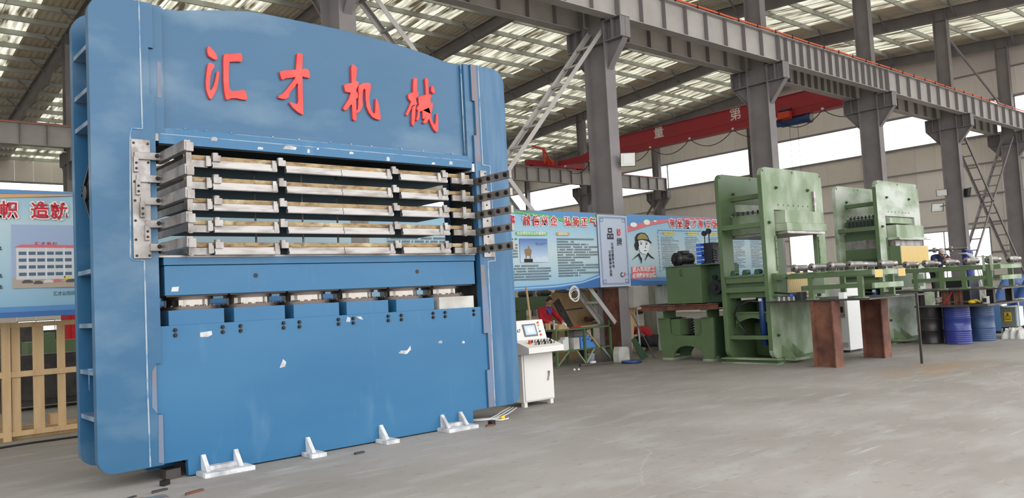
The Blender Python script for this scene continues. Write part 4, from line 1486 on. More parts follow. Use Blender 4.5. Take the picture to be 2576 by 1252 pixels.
# ------------------------------------------------------------------ workbench and what lies on and around it
BX0_, BX1_, BY0, BY1 = 12.45, 14.28, 13.08, 13.72
wbn = Thing('workbench', (13.36, 13.4, 0), 'green angle-steel workbench with lower shelf at the column foot', 'workbench')
for x in (BX0_, 13.36, BX1_ - .045):
    for y in (BY0, BY1 - .045):
        mb = MB()
        mb.box(x, x + .045, y, y + .045, 0, .98 if (x > 14 and y < 13.2) else .82)
        wbn.part('leg', mb, 'green_paint')
mb = MB()
mb.box(BX0_, BX1_, BY0, BY1, .82, .855)
wbn.part('top', mb, 'green_paint')
mb = MB()
mb.box(BX0_ + .02, BX1_ - .02, BY0 + .02, BY1, .345, .372)
wbn.part('shelf', mb, 'green_paint')
for a, b in (((BX0_, .02), (12.85, .345)), ((13.39, .02), (13.1, .345)), ((13.39, .02), (13.68, .345)), ((BX1_, .02), (13.95, .345))):
    mb = MB()
    mb.bar((a[0], BY0 + .02, a[1]), (b[0], BY0 + .02, b[1]), .03, .03)
    wbn.part('diagonal_strut', mb, 'green_pale')


def solid(name, x0, x1, y0, y1, z0, z1, m, label, cat, group=None, bevel=.004, rz=0):
    mb_ = MB()
    cx, cy = (x0 + x1) / 2, (y0 + y1) / 2
    mb_.box(x0, x1, y0, y1, z0, z1)
    o_ = single(name, mb_, m, label, cat, group, bevel, (cx, cy, z0))
    o_.rotation_euler = (0, 0, rz)
    return o_


T_ = .855
mb = MB()
mb.cyl((12.55, 13.22, T_), (12.55, 13.22, T_ + .20), .028, 14).cyl((12.55, 13.22, T_ + .20), (12.55, 13.22, T_ + .212), .034, 14)
single('steel_sleeve', mb, 'steel_bright', 'upright bright steel tube on the workbench', 'tube')
solid('wood_block', 12.34 + .13, 12.52, 13.30, 13.42, T_, T_ + .15, 'pine', 'small brown wooden block behind the steel tube on the bench', 'block')
mb = MB()
mb.prism([(12.62, T_), (12.98, T_), (12.9, T_ + .05), (12.80, T_ + .11), (12.66, T_ + .09)], 'y', 13.16, 13.34)
single('scrap_timber', mb, 'plywood', 'weathered timber offcut on the workbench top', 'wood')
mb = MB()
mb.bar((13.05, 13.2, T_ + .015), (13.42, 13.25, T_ + .02), .035, .03)
single('red_clamp_bar', mb, 'cloth_red', 'red flat bar lying on the workbench', 'bar')
mb = MB()
mb.bar((13.40, 13.22, T_ + .014), (14.05, 13.34, T_ + .014), .045, .024)
single('timber_strip', mb, 'plywood', 'long thin timber strip lying on the workbench', 'wood')
S_ = .372
for i, (x0, x1, h, y0) in enumerate(((12.74, 12.87, .24, 13.16), (12.90, 13.02, .29, 13.26), (13.08, 13.27, .26, 13.16))):
    solid('white_block', x0, x1, y0, y0 + .16, S_, S_ + h, 'stone_pale' if i == 2 else 'plastic_white', ('upright white foam block at the end of the bench shelf by the console', 'tall white foam block between two others on the bench shelf', 'pale grey foam block next to the blue boxes on the bench shelf')[i], 'block')
bb = Thing('blue_tool_box', (13.45, 13.25, S_), 'blue steel box with round holes stacked on another blue box', 'box')
mb = MB()
mb.box(13.30, 13.62, 13.14, 13.40, S_ + .135, S_ + .27)
bb.part('box', mb, 'box_blue', bevel=.004)
for i in range(5):
    mb = MB()
    mb.cyl((13.35 + i * .052, 13.14, S_ + .20), (13.35 + i * .052, 13.136, S_ + .20), .014, 10)
    bb.part('hole', mb, 'black_rubber')
solid('blue_box', 13.30, 13.78, 13.14, 13.44, S_, S_ + .135, 'box_blue', 'plain blue steel box on the bench shelf under the holed blue box', 'box')
gb = Thing('grey_case', (13.7, 13.55, S_), 'dark grey case with pale end standing behind the blue boxes on the bench shelf', 'case')
mb = MB()
mb.box(13.42, 13.88, 13.46, 13.66, S_, S_ + .40)
gb.part('case_body', mb, 'board_grey', bevel=.004)
mb = MB()
mb.box(13.84, 13.96, 13.44, 13.66, S_ + .16, S_ + .41)
gb.part('case_end', mb, 'plastic_white', bevel=.004)
mb = MB()
mb.bar((13.48, 13.12, S_ + .40), (13.85, 13.10, S_ + .0), .035, .035)
single('wooden_handle', mb, 'plywood', 'brown wooden stick leaning on the blue boxes of the bench shelf', 'stick')
bk = Thing('plastic_bucket', (13.78, 13.25, 0), 'small pale lilac bucket on the floor under the bench', 'bucket')
mb = MB()
mb.lathe([(.085, 0.0), (.10, .21), (.108, .215), (.108, .225), (.095, .225)], (13.70, 13.25, .0), 20)
bk.part('pail', mb, 'print_lilac')
mb = MB()
mb.tube([(13.70 + .11 * math.cos(t * math.pi / 8), 13.24, .20 - .10 * math.sin(t * math.pi / 8)) for t in range(9)], .005, 6)
bk.part('handle', mb, 'dark_steel')
mb = MB()
for i in range(24):
    pass
ringp = [(.16, 0), (.185, .02), (.185, .05), (.16, .06), (.13, .05), (.13, .01)]
mb.lathe([(.20, .0), (.235, .015), (.235, .055), (.20, .06)], (14.05, 12.30, 0), 28)
single('flange_ring', mb, 'cyl_blue', 'blue steel ring lying on the floor in front of the workbench', 'ring')
mb = MB()
mb.bar((13.0, 12.92, .03), (13.75, 12.62, .03), .10, .05)
single('steel_flat', mb, 'dark_steel', 'dark flat steel bar on the floor in front of the workbench', 'bar')
solid('white_tag', 13.20, 13.34, 12.74, 12.80, .056, .10, 'plastic_white', 'small white block with two holes on the dark steel bar', 'block')
for i, (x, y) in enumerate(((12.25, 12.35), (12.33, 12.30))):
    mb = MB()
    mb.lathe([(.012, 0), (.025, .008), (.025, .022), (.02, .04), (.008, .045)], (x, y, 0), 12)
    single('plastic_plug', mb, 'plastic_white', 'tiny white plastic plug on the open floor before the workbench', 'plug', 'pair of white plugs on the floor')
mb = MB()
mb.prism([(13.98, 0), (14.34, 0), (14.34, .30), (14.29, .345), (14.02, .36), (13.97, .2)], 'y', 12.60, 12.80)
single('stone_block', mb, 'stone_pale', 'chipped pale stone block on the floor at the column foot', 'block', bevel=.012)
# plywood and steel leaning behind the bench
mb = MB()
mb.prism([(12.9, 0.0), (13.55, 0.0), (14.30, 1.66), (13.72, 1.70)], 'y', 14.45, 14.47)
single('plywood_sheet', mb, 'plywood', 'slanting plywood sheet leaning behind the workbench', 'plywood', loc=(13.3, 14.45, 0))
mb = MB()
mb.prism([(13.95, 0), (15.25, 0), (15.25, 1.68), (13.95, 1.66)], 'y', 14.60, 14.62)
single('plywood_sheet', mb, 'plywood', 'upright plywood sheet behind the workbench and steel column', 'plywood', loc=(14.3, 14.6, 0))
mb = MB()
mb.bar((13.35, 13.95, 1.50), (14.25, 13.88, .0), .20, .03, side=(.83, 0, .55))
mb.bar((13.45, 13.92, 1.25), (14.2, 13.92, 1.28), .07, .03)
single('bent_steel', mb, 'dark_steel', 'dark bent steel bracket leaning behind the workbench', 'bracket')
mb = MB()
mb.box(14.515, 14.535, 12.88, 13.50, .28, 1.72)
single('rusty_plate', mb, 'rust', 'rusty stained plate set against the column web', 'plate', loc=(14.52, 13.2, .28))
eb_ = Thing('electrical_box', (14.95, 12.75, 1.24), 'beige electrical box hung beside the column under the banners', 'electrical box')
mb = MB()
mb.box(14.68, 15.22, 12.66, 12.845, 1.235, 1.735)
eb_.part('enclosure', mb, 'board_grey', bevel=.008)
mb = MB()
mb.box(14.71, 15.20, 12.648, 12.66, 1.255, 1.715)
bd = eb_.part('door', mb, 'board_grey', bevel=.004)
mb = MB()
mb.box(15.12, 15.15, 12.64, 12.648, 1.46, 1.54)
eb_.part('lock', mb, 'steel_bright', parent=bd)
mb = MB()
for r_, ph in ((.13, 0), (.16, .5), (.145, 1.0), (.12, 1.7), (.155, 2.4)):
    mb.tube([(12.72 + r_ * math.cos(t) + .03 * math.sin(ph), 12.70 + .012 * math.sin(2 * t + ph), 1.63 + r_ * 1.05 * math.sin(t) + .03 * math.cos(ph * 2)) for t in [k * math.pi / 12 for k in range(25)]], .009, 6)
mb.tube([(12.72, 12.71, 1.76), (12.72, 12.76, 1.80)], .012, 6)
single('hose_coil', mb, 'plastic_white', 'coil of white hose hanging at the banner bottom above the workbench', 'hose')
mb = MB()
mb.bar((14.38, 12.55, .60), (14.78, 12.5, .015), .22, .02, side=(.6, 0, .3))
mb2 = MB()
mb2.prism([(14.30, .50), (14.42, .56), (14.86, .06), (14.62, .0)], 'y', 12.48, 12.50)
single('green_plate', mb2, 'green_dark', 'dark green steel plate leaning against the column foot', 'plate', loc=(14.7, 12.49, 0))
mb = MB()
mb.bar((14.72, 12.80, 1.10), (15.10, 12.5, .02), .05, .02)
single('angle_bar', mb, 'dark_steel', 'thin steel bar leaning on the column beside the crouching worker', 'bar')
mb = MB()
mb.prism([(14.78, .0), (14.86, .0), (15.12, 1.22), (14.80, 1.22)], 'y', 13.0, 13.03)
single('timber_board', mb, 'pine', 'pale timber board standing on end under the electrical box', 'board', loc=(14.8, 13.0, 0))
mb = MB()
mb.cyl((14.8, 14.4, .98), (17.2, 14.6, 1.05), .065, 14)
single('rusty_pipe', mb, 'rust', 'long rusty pipe lying across the rack behind the crouching worker', 'pipe')
mb = MB()
mb.cyl((15.55, 13.3, 0), (15.48, 13.3, 1.6), .022, 8)
single('white_pipe', mb, 'plastic_white', 'thin white upright pipe behind the crouching worker', 'pipe')
mb = MB()
mb.cyl((11.35, 12.55, 0), (11.24, 12.62, 1.83), .024, 10)
single('bamboo_pole', mb, 'plywood', 'upright pole standing behind the control console', 'pole')
sc_ = Thing('sheet_metal_cabinet', (17.6, 14.1, 0), 'shiny galvanised sheet cabinet behind the pump tank', 'cabinet')
mb = MB()
mb.box(17.05, 17.9, 13.95, 14.4, 0, 1.80)
sc_.part('cabinet_body', mb, 'galv_sheet', bevel=.006)
mb = MB()
mb.box(17.15, 17.35, 13.945, 13.95, 1.72, 1.75)
sc_.part('vent_slot', mb, 'black_rubber')

# green roller machine standing behind the bench, under the banner
gm = Thing('roller_line', (15.5, 17.0, 0), 'long green roller line behind the workbench in the far bay', 'conveyor')
mb = MB()
mb.box(12.6, 19.5, 16.9, 17.05, 1.25, 1.62)
gm.part('side_beam', mb, 'green_paint')
for x in (12.9, 14.7, 16.5, 18.3):
    mb = MB()
    mb.box(x, x + .32, 16.92, 17.2, 0, 1.25)
    gm.part('leg', mb, 'green_paint')
for i in range(9):
    mb = MB()
    mb.lathe([(.03, 0), (.06, .01), (.06, .10), (.09, .12), (.09, .5)], (13.0 + i * .72, 16.8, 1.70), 14, (0, 1, 0))
    gm.part('roller', mb, 'dark_steel')
mb = MB()
mb.box(12.8, 19.3, 16.7, 17.3, .70, .78)
gm.part('lower_tray', mb, 'dark_steel')
mb = MB()
mb.box(12.6, 15.6, 15.9, 16.5, .55, .95).box(13.2, 14.0, 15.95, 16.4, .95, 1.08)
single('machine_bed', mb, 'green_dark', 'dark green machine bed on the floor behind the standing worker', 'machine', loc=(14, 16.2, .55)).location.z = 0
# dark machinery far away on the left, seen between the crate slats
for i, (x0, x1, y, h, m_, lab) in enumerate(((3.4, 4.5, 20.0, 1.22, 'green_paint', 'green machine cabinet in the far bay behind the crate'), (5.0, 6.1, 24, 1.9, 'cloth_red', 'dark red machine cover far behind the crate'),
                                            (4.0, 9.0, 36.5, 1.3, 'dark_steel', 'long dark rack of parts under the far window behind the crate'), (2.3, 5.4, 17.5, .85, 'dark_steel', 'low dark machine bed in the bay right behind the crate'))):
    mb = MB()
    mb.box(x0, x1, y, y + .7, .08, h)
    mb.box(x0 + .1, x0 + .3, y + .05, y + .65, 0, .08).box(x1 - .3, x1 - .1, y + .05, y + .65, 0, .08)
    mb.box(x0 + .1, x1 - .1, y - .04, y, .2, h - .15)
    mb.box(x0 + .2, x0 + .5 * (x1 - x0), y + .1, y + .6, h, h + .18)
    single('machine_cabinet', mb, m_, lab, 'machine', loc=((x0 + x1) / 2, y, 0))
mb = MB()
mb.tube([(.2, 12.75, .012), (1.2, 12.55, .012), (2.2, 12.75, .012), (3.2, 12.72, .012)], .018, 6)
single('floor_cable', mb, 'black_rubber', 'black cable lying on the floor in front of the crate', 'cable')

# ------------------------------------------------------------------ the two green presses
nutm = MB()
nutm.cyl((0, 0, 0), (0, -.03, 0), .035, 6, smooth=False).cyl((0, -.03, 0), (0, -.055, 0), .02, 8)
nut_me = nutm.mesh('nut')
holem = MB()
holem.cyl((0, 0, 0), (0, -.003, 0), .026, 10)
hole_me = holem.mesh('bolt_hole')


def green_press(X0, closed, label):
    t = Thing('frame_press', (X0 + 1.22, 9.68, 0), label, 'press')
    X1 = X0 + 2.45
    out = rrect(X0, X1, .10, 4.06, .17)
    win = [(X0 + .40, 1.30), (X0 + 2.08, 1.30), (X0 + 2.08, 3.17), (X0 + .40, 3.17)]
    for ya, m_ in ((9.10, 'green_filler' if closed else 'green_pale'), (10.15, 'green_filler' if closed else 'green_paint')):
        mb = MB()
        mb.prism(out, 'y', ya, ya + .10, [win])
        p = t.part('frame_plate', mb, m_, bevel=.006)
        if ya < 9.5:
            # edge faces in the deeper green, shade of the side put into the colour
            mb = MB()
            mb.prism(rrect(X0 - .004, X0 + .17, .27, 3.89, .001, 1), 'y', ya + .004, ya + .096)
            t.part('edge_strip', mb, 'green_paint')
        for x, z in ((X0 + .07, 3.98), (X0 + 1.22, 4.0), (X0 + 2.38, 3.98)):
            t.inst('bolt_hole', hole_me, 'black_rubber', (x, ya, z), parent=p)
        for x, z in ((X0 + .52, 3.64), (X0 + 1.80, 3.64), (X0 + .16, 2.90), (X0 + .21, .57)):
            t.inst('nut', nut_me, 'green_dark', (x, ya, z), parent=p)
        for i in range(7):
            t.inst('bolt_hole', hole_me, 'green_dark', (X0 + .58 + i * .2, ya, 3.28), parent=p, scale=(.7, 1, .7))
    # distance bars between the plates
    for x0, z0, z1, y1, y0 in ((X0 + .45, 3.47, 3.57, 10.15, 9.2), (X0 + .0, 2.82, 2.92, 10.16, 9.2), (X0, 1.48, 1.585, 10.15, 9.2), (X0 + .05, .49, .57, 10.15, 9.2)):
        mb = MB()
        mb.box(x0, x0 + .12, y0, y1, z0, z1)
        t.part('distance_bar', mb, 'green_paint', bevel=.004)
    for x0 in (X0 + 2.3,):
        for z0 in (.5, 1.5, 2.85, 3.5):
            mb = MB()
            mb.box(x0, x0 + .12, 9.2, 10.15, z0, z0 + .09)
            t.part('distance_bar', mb, 'green_paint')
    # crown bolster
    if not closed:
        mb = MB()
        mb.box(X0 + .45, X0 + 2.02, 8.88, 10.42, 2.88, 3.14)
        t.part('crown_bolster', mb, 'green_pale', bevel=.005)
        mb = MB()
        mb.box(X0 + .42, X0 + 2.05, 8.84, 10.45, 2.715, 2.875)
        t.part('upper_platen', mb, 'green_pale', bevel=.005)
        mb = MB()
        mb.box(X0 + .46, X0 + 2.0, 8.86, 10.4, 2.66, 2.715)
        t.part('upper_hot_plate', mb, 'steel_bright')
        mb = MB()
        for i in range(7):
            mb.cyl((X0 + .30, 9.3 + i * .12, 3.12), (X0 + .30, 9.3 + i * .12, 3.20), .022, 6)
        t.part('screw_row', mb, 'bolt_black')['kind'] = 'stuff'
        mb = MB()
        mb.prism([(9.25, 3.28), (10.1, 3.40), (10.1, 3.24), (9.25, 3.16)], 'x', X0 + .5, X0 + .52)
        t.part('slanted_web', mb, 'green_filler')
        zt = 1.86
    else:
        mb = MB()
        mb.box(X0 + .47, X0 + 1.72, 9.02, 10.3, 2.98, 3.12)
        t.part('crown_bolster', mb, 'green_pale', bevel=.005)
        mb = MB()
        mb.box(X0 + .16, X0 + .40, 9.25, 10.0, 2.93, 3.13)
        t.part('comb_block', mb, 'green_dark')
        for i in range(7):
            mb = MB()
            mb.box(X0 + .155, X0 + .16, 9.30 + i * .097, 9.37 + i * .097, 2.95, 3.08)
            t.part('comb_pocket', mb, 'black_rubber')
            mb = MB()
            mb.cyl((X0 + .25, 9.335 + i * .097, 3.13), (X0 + .25, 9.335 + i * .097, 3.22), .02, 6).box(X0 + .22, X0 + .28, 9.30 + i * .097, 9.37 + i * .097, 3.16, 3.18)
            t.part('comb_screw', mb, 'bolt_black')
        for z0, z1, xa, ya, m_ in ((2.62, 2.93, .42, 8.86, 'green_pale'), (2.56, 2.62, .40, 8.80, 'green_filler'), (2.40, 2.56, .45, 8.92, 'bare_steel'), (1.94, 2.40, .40, 8.80, 'green_paint')):
            mb = MB()
            mb.box(X0 + xa, X0 + 2.02, ya, 10.4, z0, z1)
            t.part('platen_layer', mb, m_, bevel=.004)
        mb = MB()
        mb.box(X0 + .30, X0 + 2.15, 8.74, 8.80, 2.545, 2.57)
        t.part('steel_edge_bar', mb, 'steel_bright')
        hz = MB()
        n = 26
        for i in range(n):
            a = X0 + .41 + i * 1.60 / n
            hz.box(a, a + 1.60 / n * .62, 8.782, 8.786, 1.96, 2.38)
        hb_ = MB()
        hb_.box(X0 + .41, X0 + 2.01, 8.786, 8.80, 1.95, 2.39)
        pnl = t.part('hazard_panel', hb_, 'hazard_back')
        t.part('yellow_stripes', hz, 'yellow_hazard', parent=pnl)['kind'] = 'stuff'
        for z0, z1, m_ in ((2.60, 2.78, 'green_paint'), (2.38, 2.60, 'bare_steel'), (2.12, 2.38, 'green_paint'), (1.70, 2.12, 'green_dark')):
            mb = MB()
            mb.box(X0 + .30, X0 + .42, 9.2, 10.15, z0, z1)
            t.part('side_plate', mb, m_)
        zt = 1.70
    # bed between the plates
    mb = MB()
    mb.box(X0 + .12, X0 + 2.04, 8.98, 10.3, 1.36, zt - .02)
    t.part('lower_platen', mb, 'green_paint', bevel=.006)
    mb = MB()
    mb.box(X0 + .02, X0 + .30, 8.78, 8.98, 1.70, 1.80)
    for i in range(3):
        mb.cyl((X0 + .01, 8.80 + i * .07, 1.75), (X0 + .30, 8.80 + i * .07, 1.75), .035, 10)
    t.part('side_bracket', mb, 'green_paint')
    rr = MB()
    rr.box(X0 - .01, X0 + .10, 9.22, 10.13, 1.80, 1.84).box(X0 + .02, X0 + .06, 9.2, 10.14, 1.68, 1.80)
    t.part('roller_rail', rr, 'green_paint')
    for i in range(3):
        rr = MB()
        rr.cyl((X0 - .005, 9.36 + i * .29, 1.90), (X0 + .16, 9.36 + i * .29, 1.90), .052, 14)
        rr.box(X0 + .0, X0 + .02, 9.30 + i * .29, 9.42 + i * .29, 1.84, 1.90)
        t.part('side_roller', rr, 'green_dark')
    if not closed:
        hz = MB()
        n = 10
        for i in range(n):
            a = X0 + .52 + i * .8 / n
            hz.box(a, a + .8 / n * .6, 8.955, 8.96, 1.40, 1.84)
        hb_ = MB()
        hb_.box(X0 + .5, X0 + 1.33, 8.96, 8.98, 1.39, 1.85)
        pnl = t.part('hazard_panel', hb_, 'hazard_back')
        t.part('yellow_stripes', hz, 'yellow_hazard', parent=pnl)['kind'] = 'stuff'
    # ram, moving beam and lift cylinder
    mb = MB()
    mb.lathe([(.52, .10), (.52, .78), (.44, .80), (.44, 1.36)], (X0 + 1.22, 9.68, 0), 32)
    t.part('main_ram', mb, 'green_paint')
    mb = MB()
    arcp = [(9.27 + .8 * i / 12, .80 + .13 * math.sin(math.pi * i / 12)) for i in range(13)]
    mb.prism([(9.22, 1.03), (9.22, .74)] + arcp + [(10.08, .74), (10.08, 1.03)], 'x', X0 + .20, X0 + .30)
    t.part('arched_beam', mb, 'green_paint', bevel=.005)
    mb = MB()
    mb.box(X0 + .17, X0 + .6, 9.22, 10.09, 1.03, 1.06)
    t.part('beam_flange', mb, 'green_paint')
    mb = MB()
    mb.lathe([(.075, .36), (.075, 1.40), (.055, 1.42)], (X0 + .22, 9.42, 0), 18)
    c_ = t.part('lift_cylinder', mb, 'cyl_blue')
    mb = MB()
    mb.box(X0 + .14, X0 + .155, 9.38, 9.46, 1.28, 1.34)
    t.part('cylinder_label', mb, 'white_paint', parent=c_)
    mb = MB()
    mb.tube([(X0 + .25, 9.40, 1.25), (X0 + .14, 9.65, 1.30), (X0 + .08, 9.95, 1.18), (X0 + .08, 10.02, 1.02), (X0 + .10, 9.92, .8), (X0 + .12, 9.74, .55)], .025, 8)
    t.part('hydraulic_hose', mb, 'black_rubber')
    # skid
    for y0, y1 in ((9.02, 9.12), (10.12, 10.22)):
        mb = MB()
        mb.box(X0 + .05, X0 + 2.2, y0, y1, 0, .10)
        t.part('skid_rail', mb, 'green_paint')
    for z0 in (0, .085):
        mb = MB()
        mb.box(X0 - .12, X0 + .1, 8.95, 10.28, z0, z0 + .025)
        t.part('skid_flange', mb, 'green_pale')
    mb = MB()
    mb.box(X0 - .02, X0 + .0, 9.0, 10.25, .025, .085)
    t.part('skid_web', mb, 'green_paint')
    for x in (X0 + .35, X0 + .75):
        mb = MB()
        mb.prism([(9.1, .10), (9.1, .36), (8.82, .12), (8.82, .10)], 'x', x, x + .025)
        t.part('foot_gusset', mb, 'green_pale')
    mb = MB()
    mb.box(X0 + .28, X0 + .85, 8.78, 9.1, .05, .10)
    t.part('foot_plate', mb, 'green_pale')
    if not closed:
        mb = MB()
        mb.box(X0 + 1.99, X0 + 2.06, 9.05, 9.10, 3.10, 3.62)
        t.part('guide_slot', mb, 'steel_bright')
    for x in (X0 + .34, X0 + 2.10):
        mb = MB()
        mb.box(x, x + .05, 9.075, 9.10, 1.90, 2.62)
        g = t.part('guide_strip', mb, 'green_paint')
        for i in range(4):
            t.inst('bolt_hole', hole_me, 'black_rubber', (x + .025, 9.075, 1.98 + i * .18), parent=g, scale=(.6, 1, .6))
    return t


green_press(14.75, False, 'sage green frame press standing open, next to the pump tank and rusty table leg')
green_press(19.87, True, 'chalky green frame press with closed platens and wide yellow hazard panel')


# ------------------------------------------------------------------ roller conveyors in front of the presses
def conveyor(Xa, Xb, Ya, Yb, legs, rollers, label, posts=False):
    t = Thing('roller_conveyor', ((Xa + Xb) / 2, (Ya + Yb) / 2, 1.28), label, 'conveyor')
    for X in (Xa, Xb):
        mb = MB()
        mb.box(X, X + .07, Ya, Yb, 1.70, 1.80)
        t.part('side_rail', mb, 'green_paint', bevel=.004)
        mb = MB()
        mb.box(X + .01, X + .06, min(legs), Yb - .35, 1.47, 1.555)
        t.part('lower_rail', mb, 'green_paint')
        for y in legs:
            mb = MB()
            mb.box(X, X + .07, y - .05, y + .05, 1.29, 1.70)
            lg = t.part('leg', mb, 'green_paint')
            mb = MB()
            mb.box(X - .04, X + .13, y - .10, y + .10, 1.275, 1.295)
            t.part('foot_plate', mb, 'green_pale', parent=lg)
        for y in rollers:
            mb = MB()
            mb.lathe([(.078, 0), (.078, .018), (.064, .02), (.064, .46), (.045, .47), (.045, .62), (.06, .625), (.06, .65)], (X - .02, y, 1.915), 20, (1, 0, 0))
            r_ = t.part('roller', mb, 'steel_bright')
            mb = MB()
            mb.cyl((X - .022, y, 1.915), (X - .026, y, 1.915), .02, 10)
            t.part('bearing', mb, 'bolt_black', parent=r_)
            for dx in (.10, .40):
                mb = MB()
                mb.box(X + dx, X + dx + .012, y - .05, y + .05, 1.80, 1.90)
                t.part('roller_bracket', mb, 'steel_bright', parent=r_)
            mb = MB()
            mb.box(X - .02, X + .46, y - .09, y + .09, 1.80, 1.815)
            t.part('bracket_base', mb, 'green_pale', parent=r_)
    for z0, z1 in ((1.70, 1.79), (1.45, 1.55)):
        mb = MB()
        mb.box(Xa + .07, Xb, Ya - .0, Ya + .05, z0, z1)
        t.part('end_beam', mb, 'green_pale')
        mb = MB()
        mb.box(Xa + .07, Xb, Yb - .3, Yb - .25, z0, z1)
        t.part('end_beam', mb, 'green_paint')
    if posts:
        for X in (Xa - .01, Xa + .0):
            pass
        for y in (Ya + .14, Ya + .30):
            mb = MB()
            mb.box(Xa - .03, Xa, y, y + .05, 1.66, 2.02)
            t.part('stop_post', mb, 'green_pale')
    return t


cv1 = conveyor(14.86, 16.15, 7.0, 8.74, (7.25, 8.25), (8.56, 8.18, 7.79, 7.41), 'green roller conveyor feeding the open green press')
for x in (14.97, 15.95):
    hz = MB()
    for i in range(8):
        hz.box(x + i * .036, x + i * .036 + .022, 6.984, 6.988, 1.655, 1.79)
    hb_ = MB()
    hb_.box(x - .01, x + .29, 6.988, 7.0, 1.65, 1.795)
    pnl = cv1.part('hazard_label', hb_, 'hazard_back')
    cv1.part('yellow_stripes', hz, 'yellow_hazard', parent=pnl)['kind'] = 'stuff'
conveyor(19.98, 21.3, 6.52, 8.74, (6.75, 7.30, 7.78, 8.38), (8.57, 8.12, 7.66, 7.2, 6.74), 'green roller conveyor feeding the closed green press', True)

# tables under the conveyors
tb1 = Thing('plate_table', (15.7, 8.0, 0), 'dark steel plate table on rusty H-beam legs before the open green press', 'table')
mb = MB()
mb.box(14.52, 17.0, 6.92, 9.06, 1.245, 1.278)
tb1.part('table_plate', mb, 'dark_steel', bevel=.003)
for x0 in (14.42, 16.42):
    mb = MB()
    mb.box(x0, x0 + .30, 7.60, 7.625, 0, 1.245).box(x0, x0 + .30, 8.02, 8.045, 0, 1.245).box(x0 + .14, x0 + .16, 7.625, 8.02, 0, 1.245)
    tb1.part('leg', mb, 'rust')
tb2 = Thing('shelf_table', (20.8, 7.6, .88), 'dark two-tier steel plate table resting on the oil drums', 'table')
mb = MB()
mb.box(19.75, 22.1, 6.45, 9.05, 1.245, 1.278)
tb2.part('table_plate', mb, 'dark_steel')
mb = MB()
mb.box(19.62, 22.2, 6.72, 8.30, .882, .925)
tb2.part('lower_plate', mb, 'dark_steel')
for x, y, m_ in ((19.85, 8.15, 'dark_steel'), (19.85, 7.35, 'rust'), (19.85, 7.62, 'rust'), (20.4, 6.85, 'dark_steel'), (21.6, 6.85, 'dark_steel'), (21.6, 8.0, 'dark_steel')):
    mb = MB()
    mb.box(x, x + .14, y, y + .014, .925, 1.245).box(x, x + .14, y + .13, y + .144, .925, 1.245).box(x + .063, x + .077, y + .014, y + .13, .925, 1.245)
    tb2.part('spacer', mb, m_)
mb = MB()
mb.box(19.70, 19.72, 7.86, 8.08, .93, 1.24)
single('green_offcut', mb, 'green_filler', 'small chalky green plate standing on the lower tier of the drum table', 'plate', loc=(19.71, 7.95, .925))
for i in range(4):
    mb = MB()
    mb.box(19.75 + .02 * i, 20.1, 7.80 - .02 * i, 7.86, .926 + i * .05, .955 + i * .05)
    single('flat_bar', mb, 'bare_steel', ('bottom', 'second', 'third', 'top')[i] + ' flat steel bar of the small pile on the lower drum-table tier', 'bar', 'flat bars on the drum table')
mb = MB()
mb.ball((19.98, 7.16, .975), .11, .09, .05, 12, 8).tube([(19.95, 7.20, .99), (19.92, 7.05, 1.02), (19.98, 6.98, .96)], .02, 6)
single('yellow_glove', mb, 'yellow_plain', 'crumpled yellow glove on the lower tier of the drum table', 'glove')
cn = Thing('paint_can', (20.0, 6.87, .925), 'small white paint can with dark rim and brush on the drum table', 'can')
mb = MB()
mb.lathe([(.075, 0), (.075, .15), (.08, .152), (.08, .165), (.07, .165)], (20.0, 6.88, .925), 18)
cn.part('can', mb, 'plastic_white')
mb = MB()
mb.box(19.922, 19.93, 6.84, 6.92, .96, 1.05)
cn.part('can_label', mb, 'print_black')
mb = MB()
mb.bar((20.0, 6.89, 1.06), (19.99, 6.96, 1.25), .02, .012)
cn.part('brush_handle', mb, 'plastic_white')
mb = MB()
mb.bar((19.80, 7.70, .94), (19.80, 7.50, 1.22), .02, .02)
single('red_lever', mb, 'cloth_red', 'thin red lever leaning between the tiers of the drum table', 'lever')


def drum(x, y, m_, label, text=None):
    t = Thing('oil_drum', (x, y, 0), label, 'drum')
    prof = [(.27, 0), (.29, .012), (.29, .02), (.283, .03)]
    z = .03
    ridges = m_ != 'drum_black'
    for k in range(3):
        z0, z1 = .03 + k * .283, .03 + (k + 1) * .283
        if ridges and k != 1:
            for i in range(5):
                a = z0 + .03 + i * .046
                prof += [(.283, a), (.290, a + .012), (.283, a + .026)]
        prof += [(.283, z1 - .02)]
        if k < 2:
            prof += [(.296, z1 - .004), (.296, z1 + .006), (.283, z1 + .02)]
    prof += [(.283, .86), (.29, .866), (.29, .88), (.275, .88), (.27, .868)]
    mb_ = MB()
    mb_.lathe(prof, (x, y, 0), 36)
    t.part('drum_body', mb_, m_)
    mb_ = MB()
    mb_.cyl((x + .15, y, .868), (x + .15, y, .878), .03, 12)
    t.part('bung', mb_, m_)
    if text:
        for tx, zz, s_ in text:
            me_ = text_mesh(tx, s_, .0005)
            # wrap the print round the drum
            a0 = math.atan2(-y, -x) + .10
            for v in me_.vertices:
                a = a0 + v.co.x / .284
                v.co = Vector((.2845 * math.cos(a), .2845 * math.sin(a), zz + v.co.y))
            o_ = link('drum_print', me_, 'print_ivory', t.o)
            o_['kind'] = 'stuff'
    return t


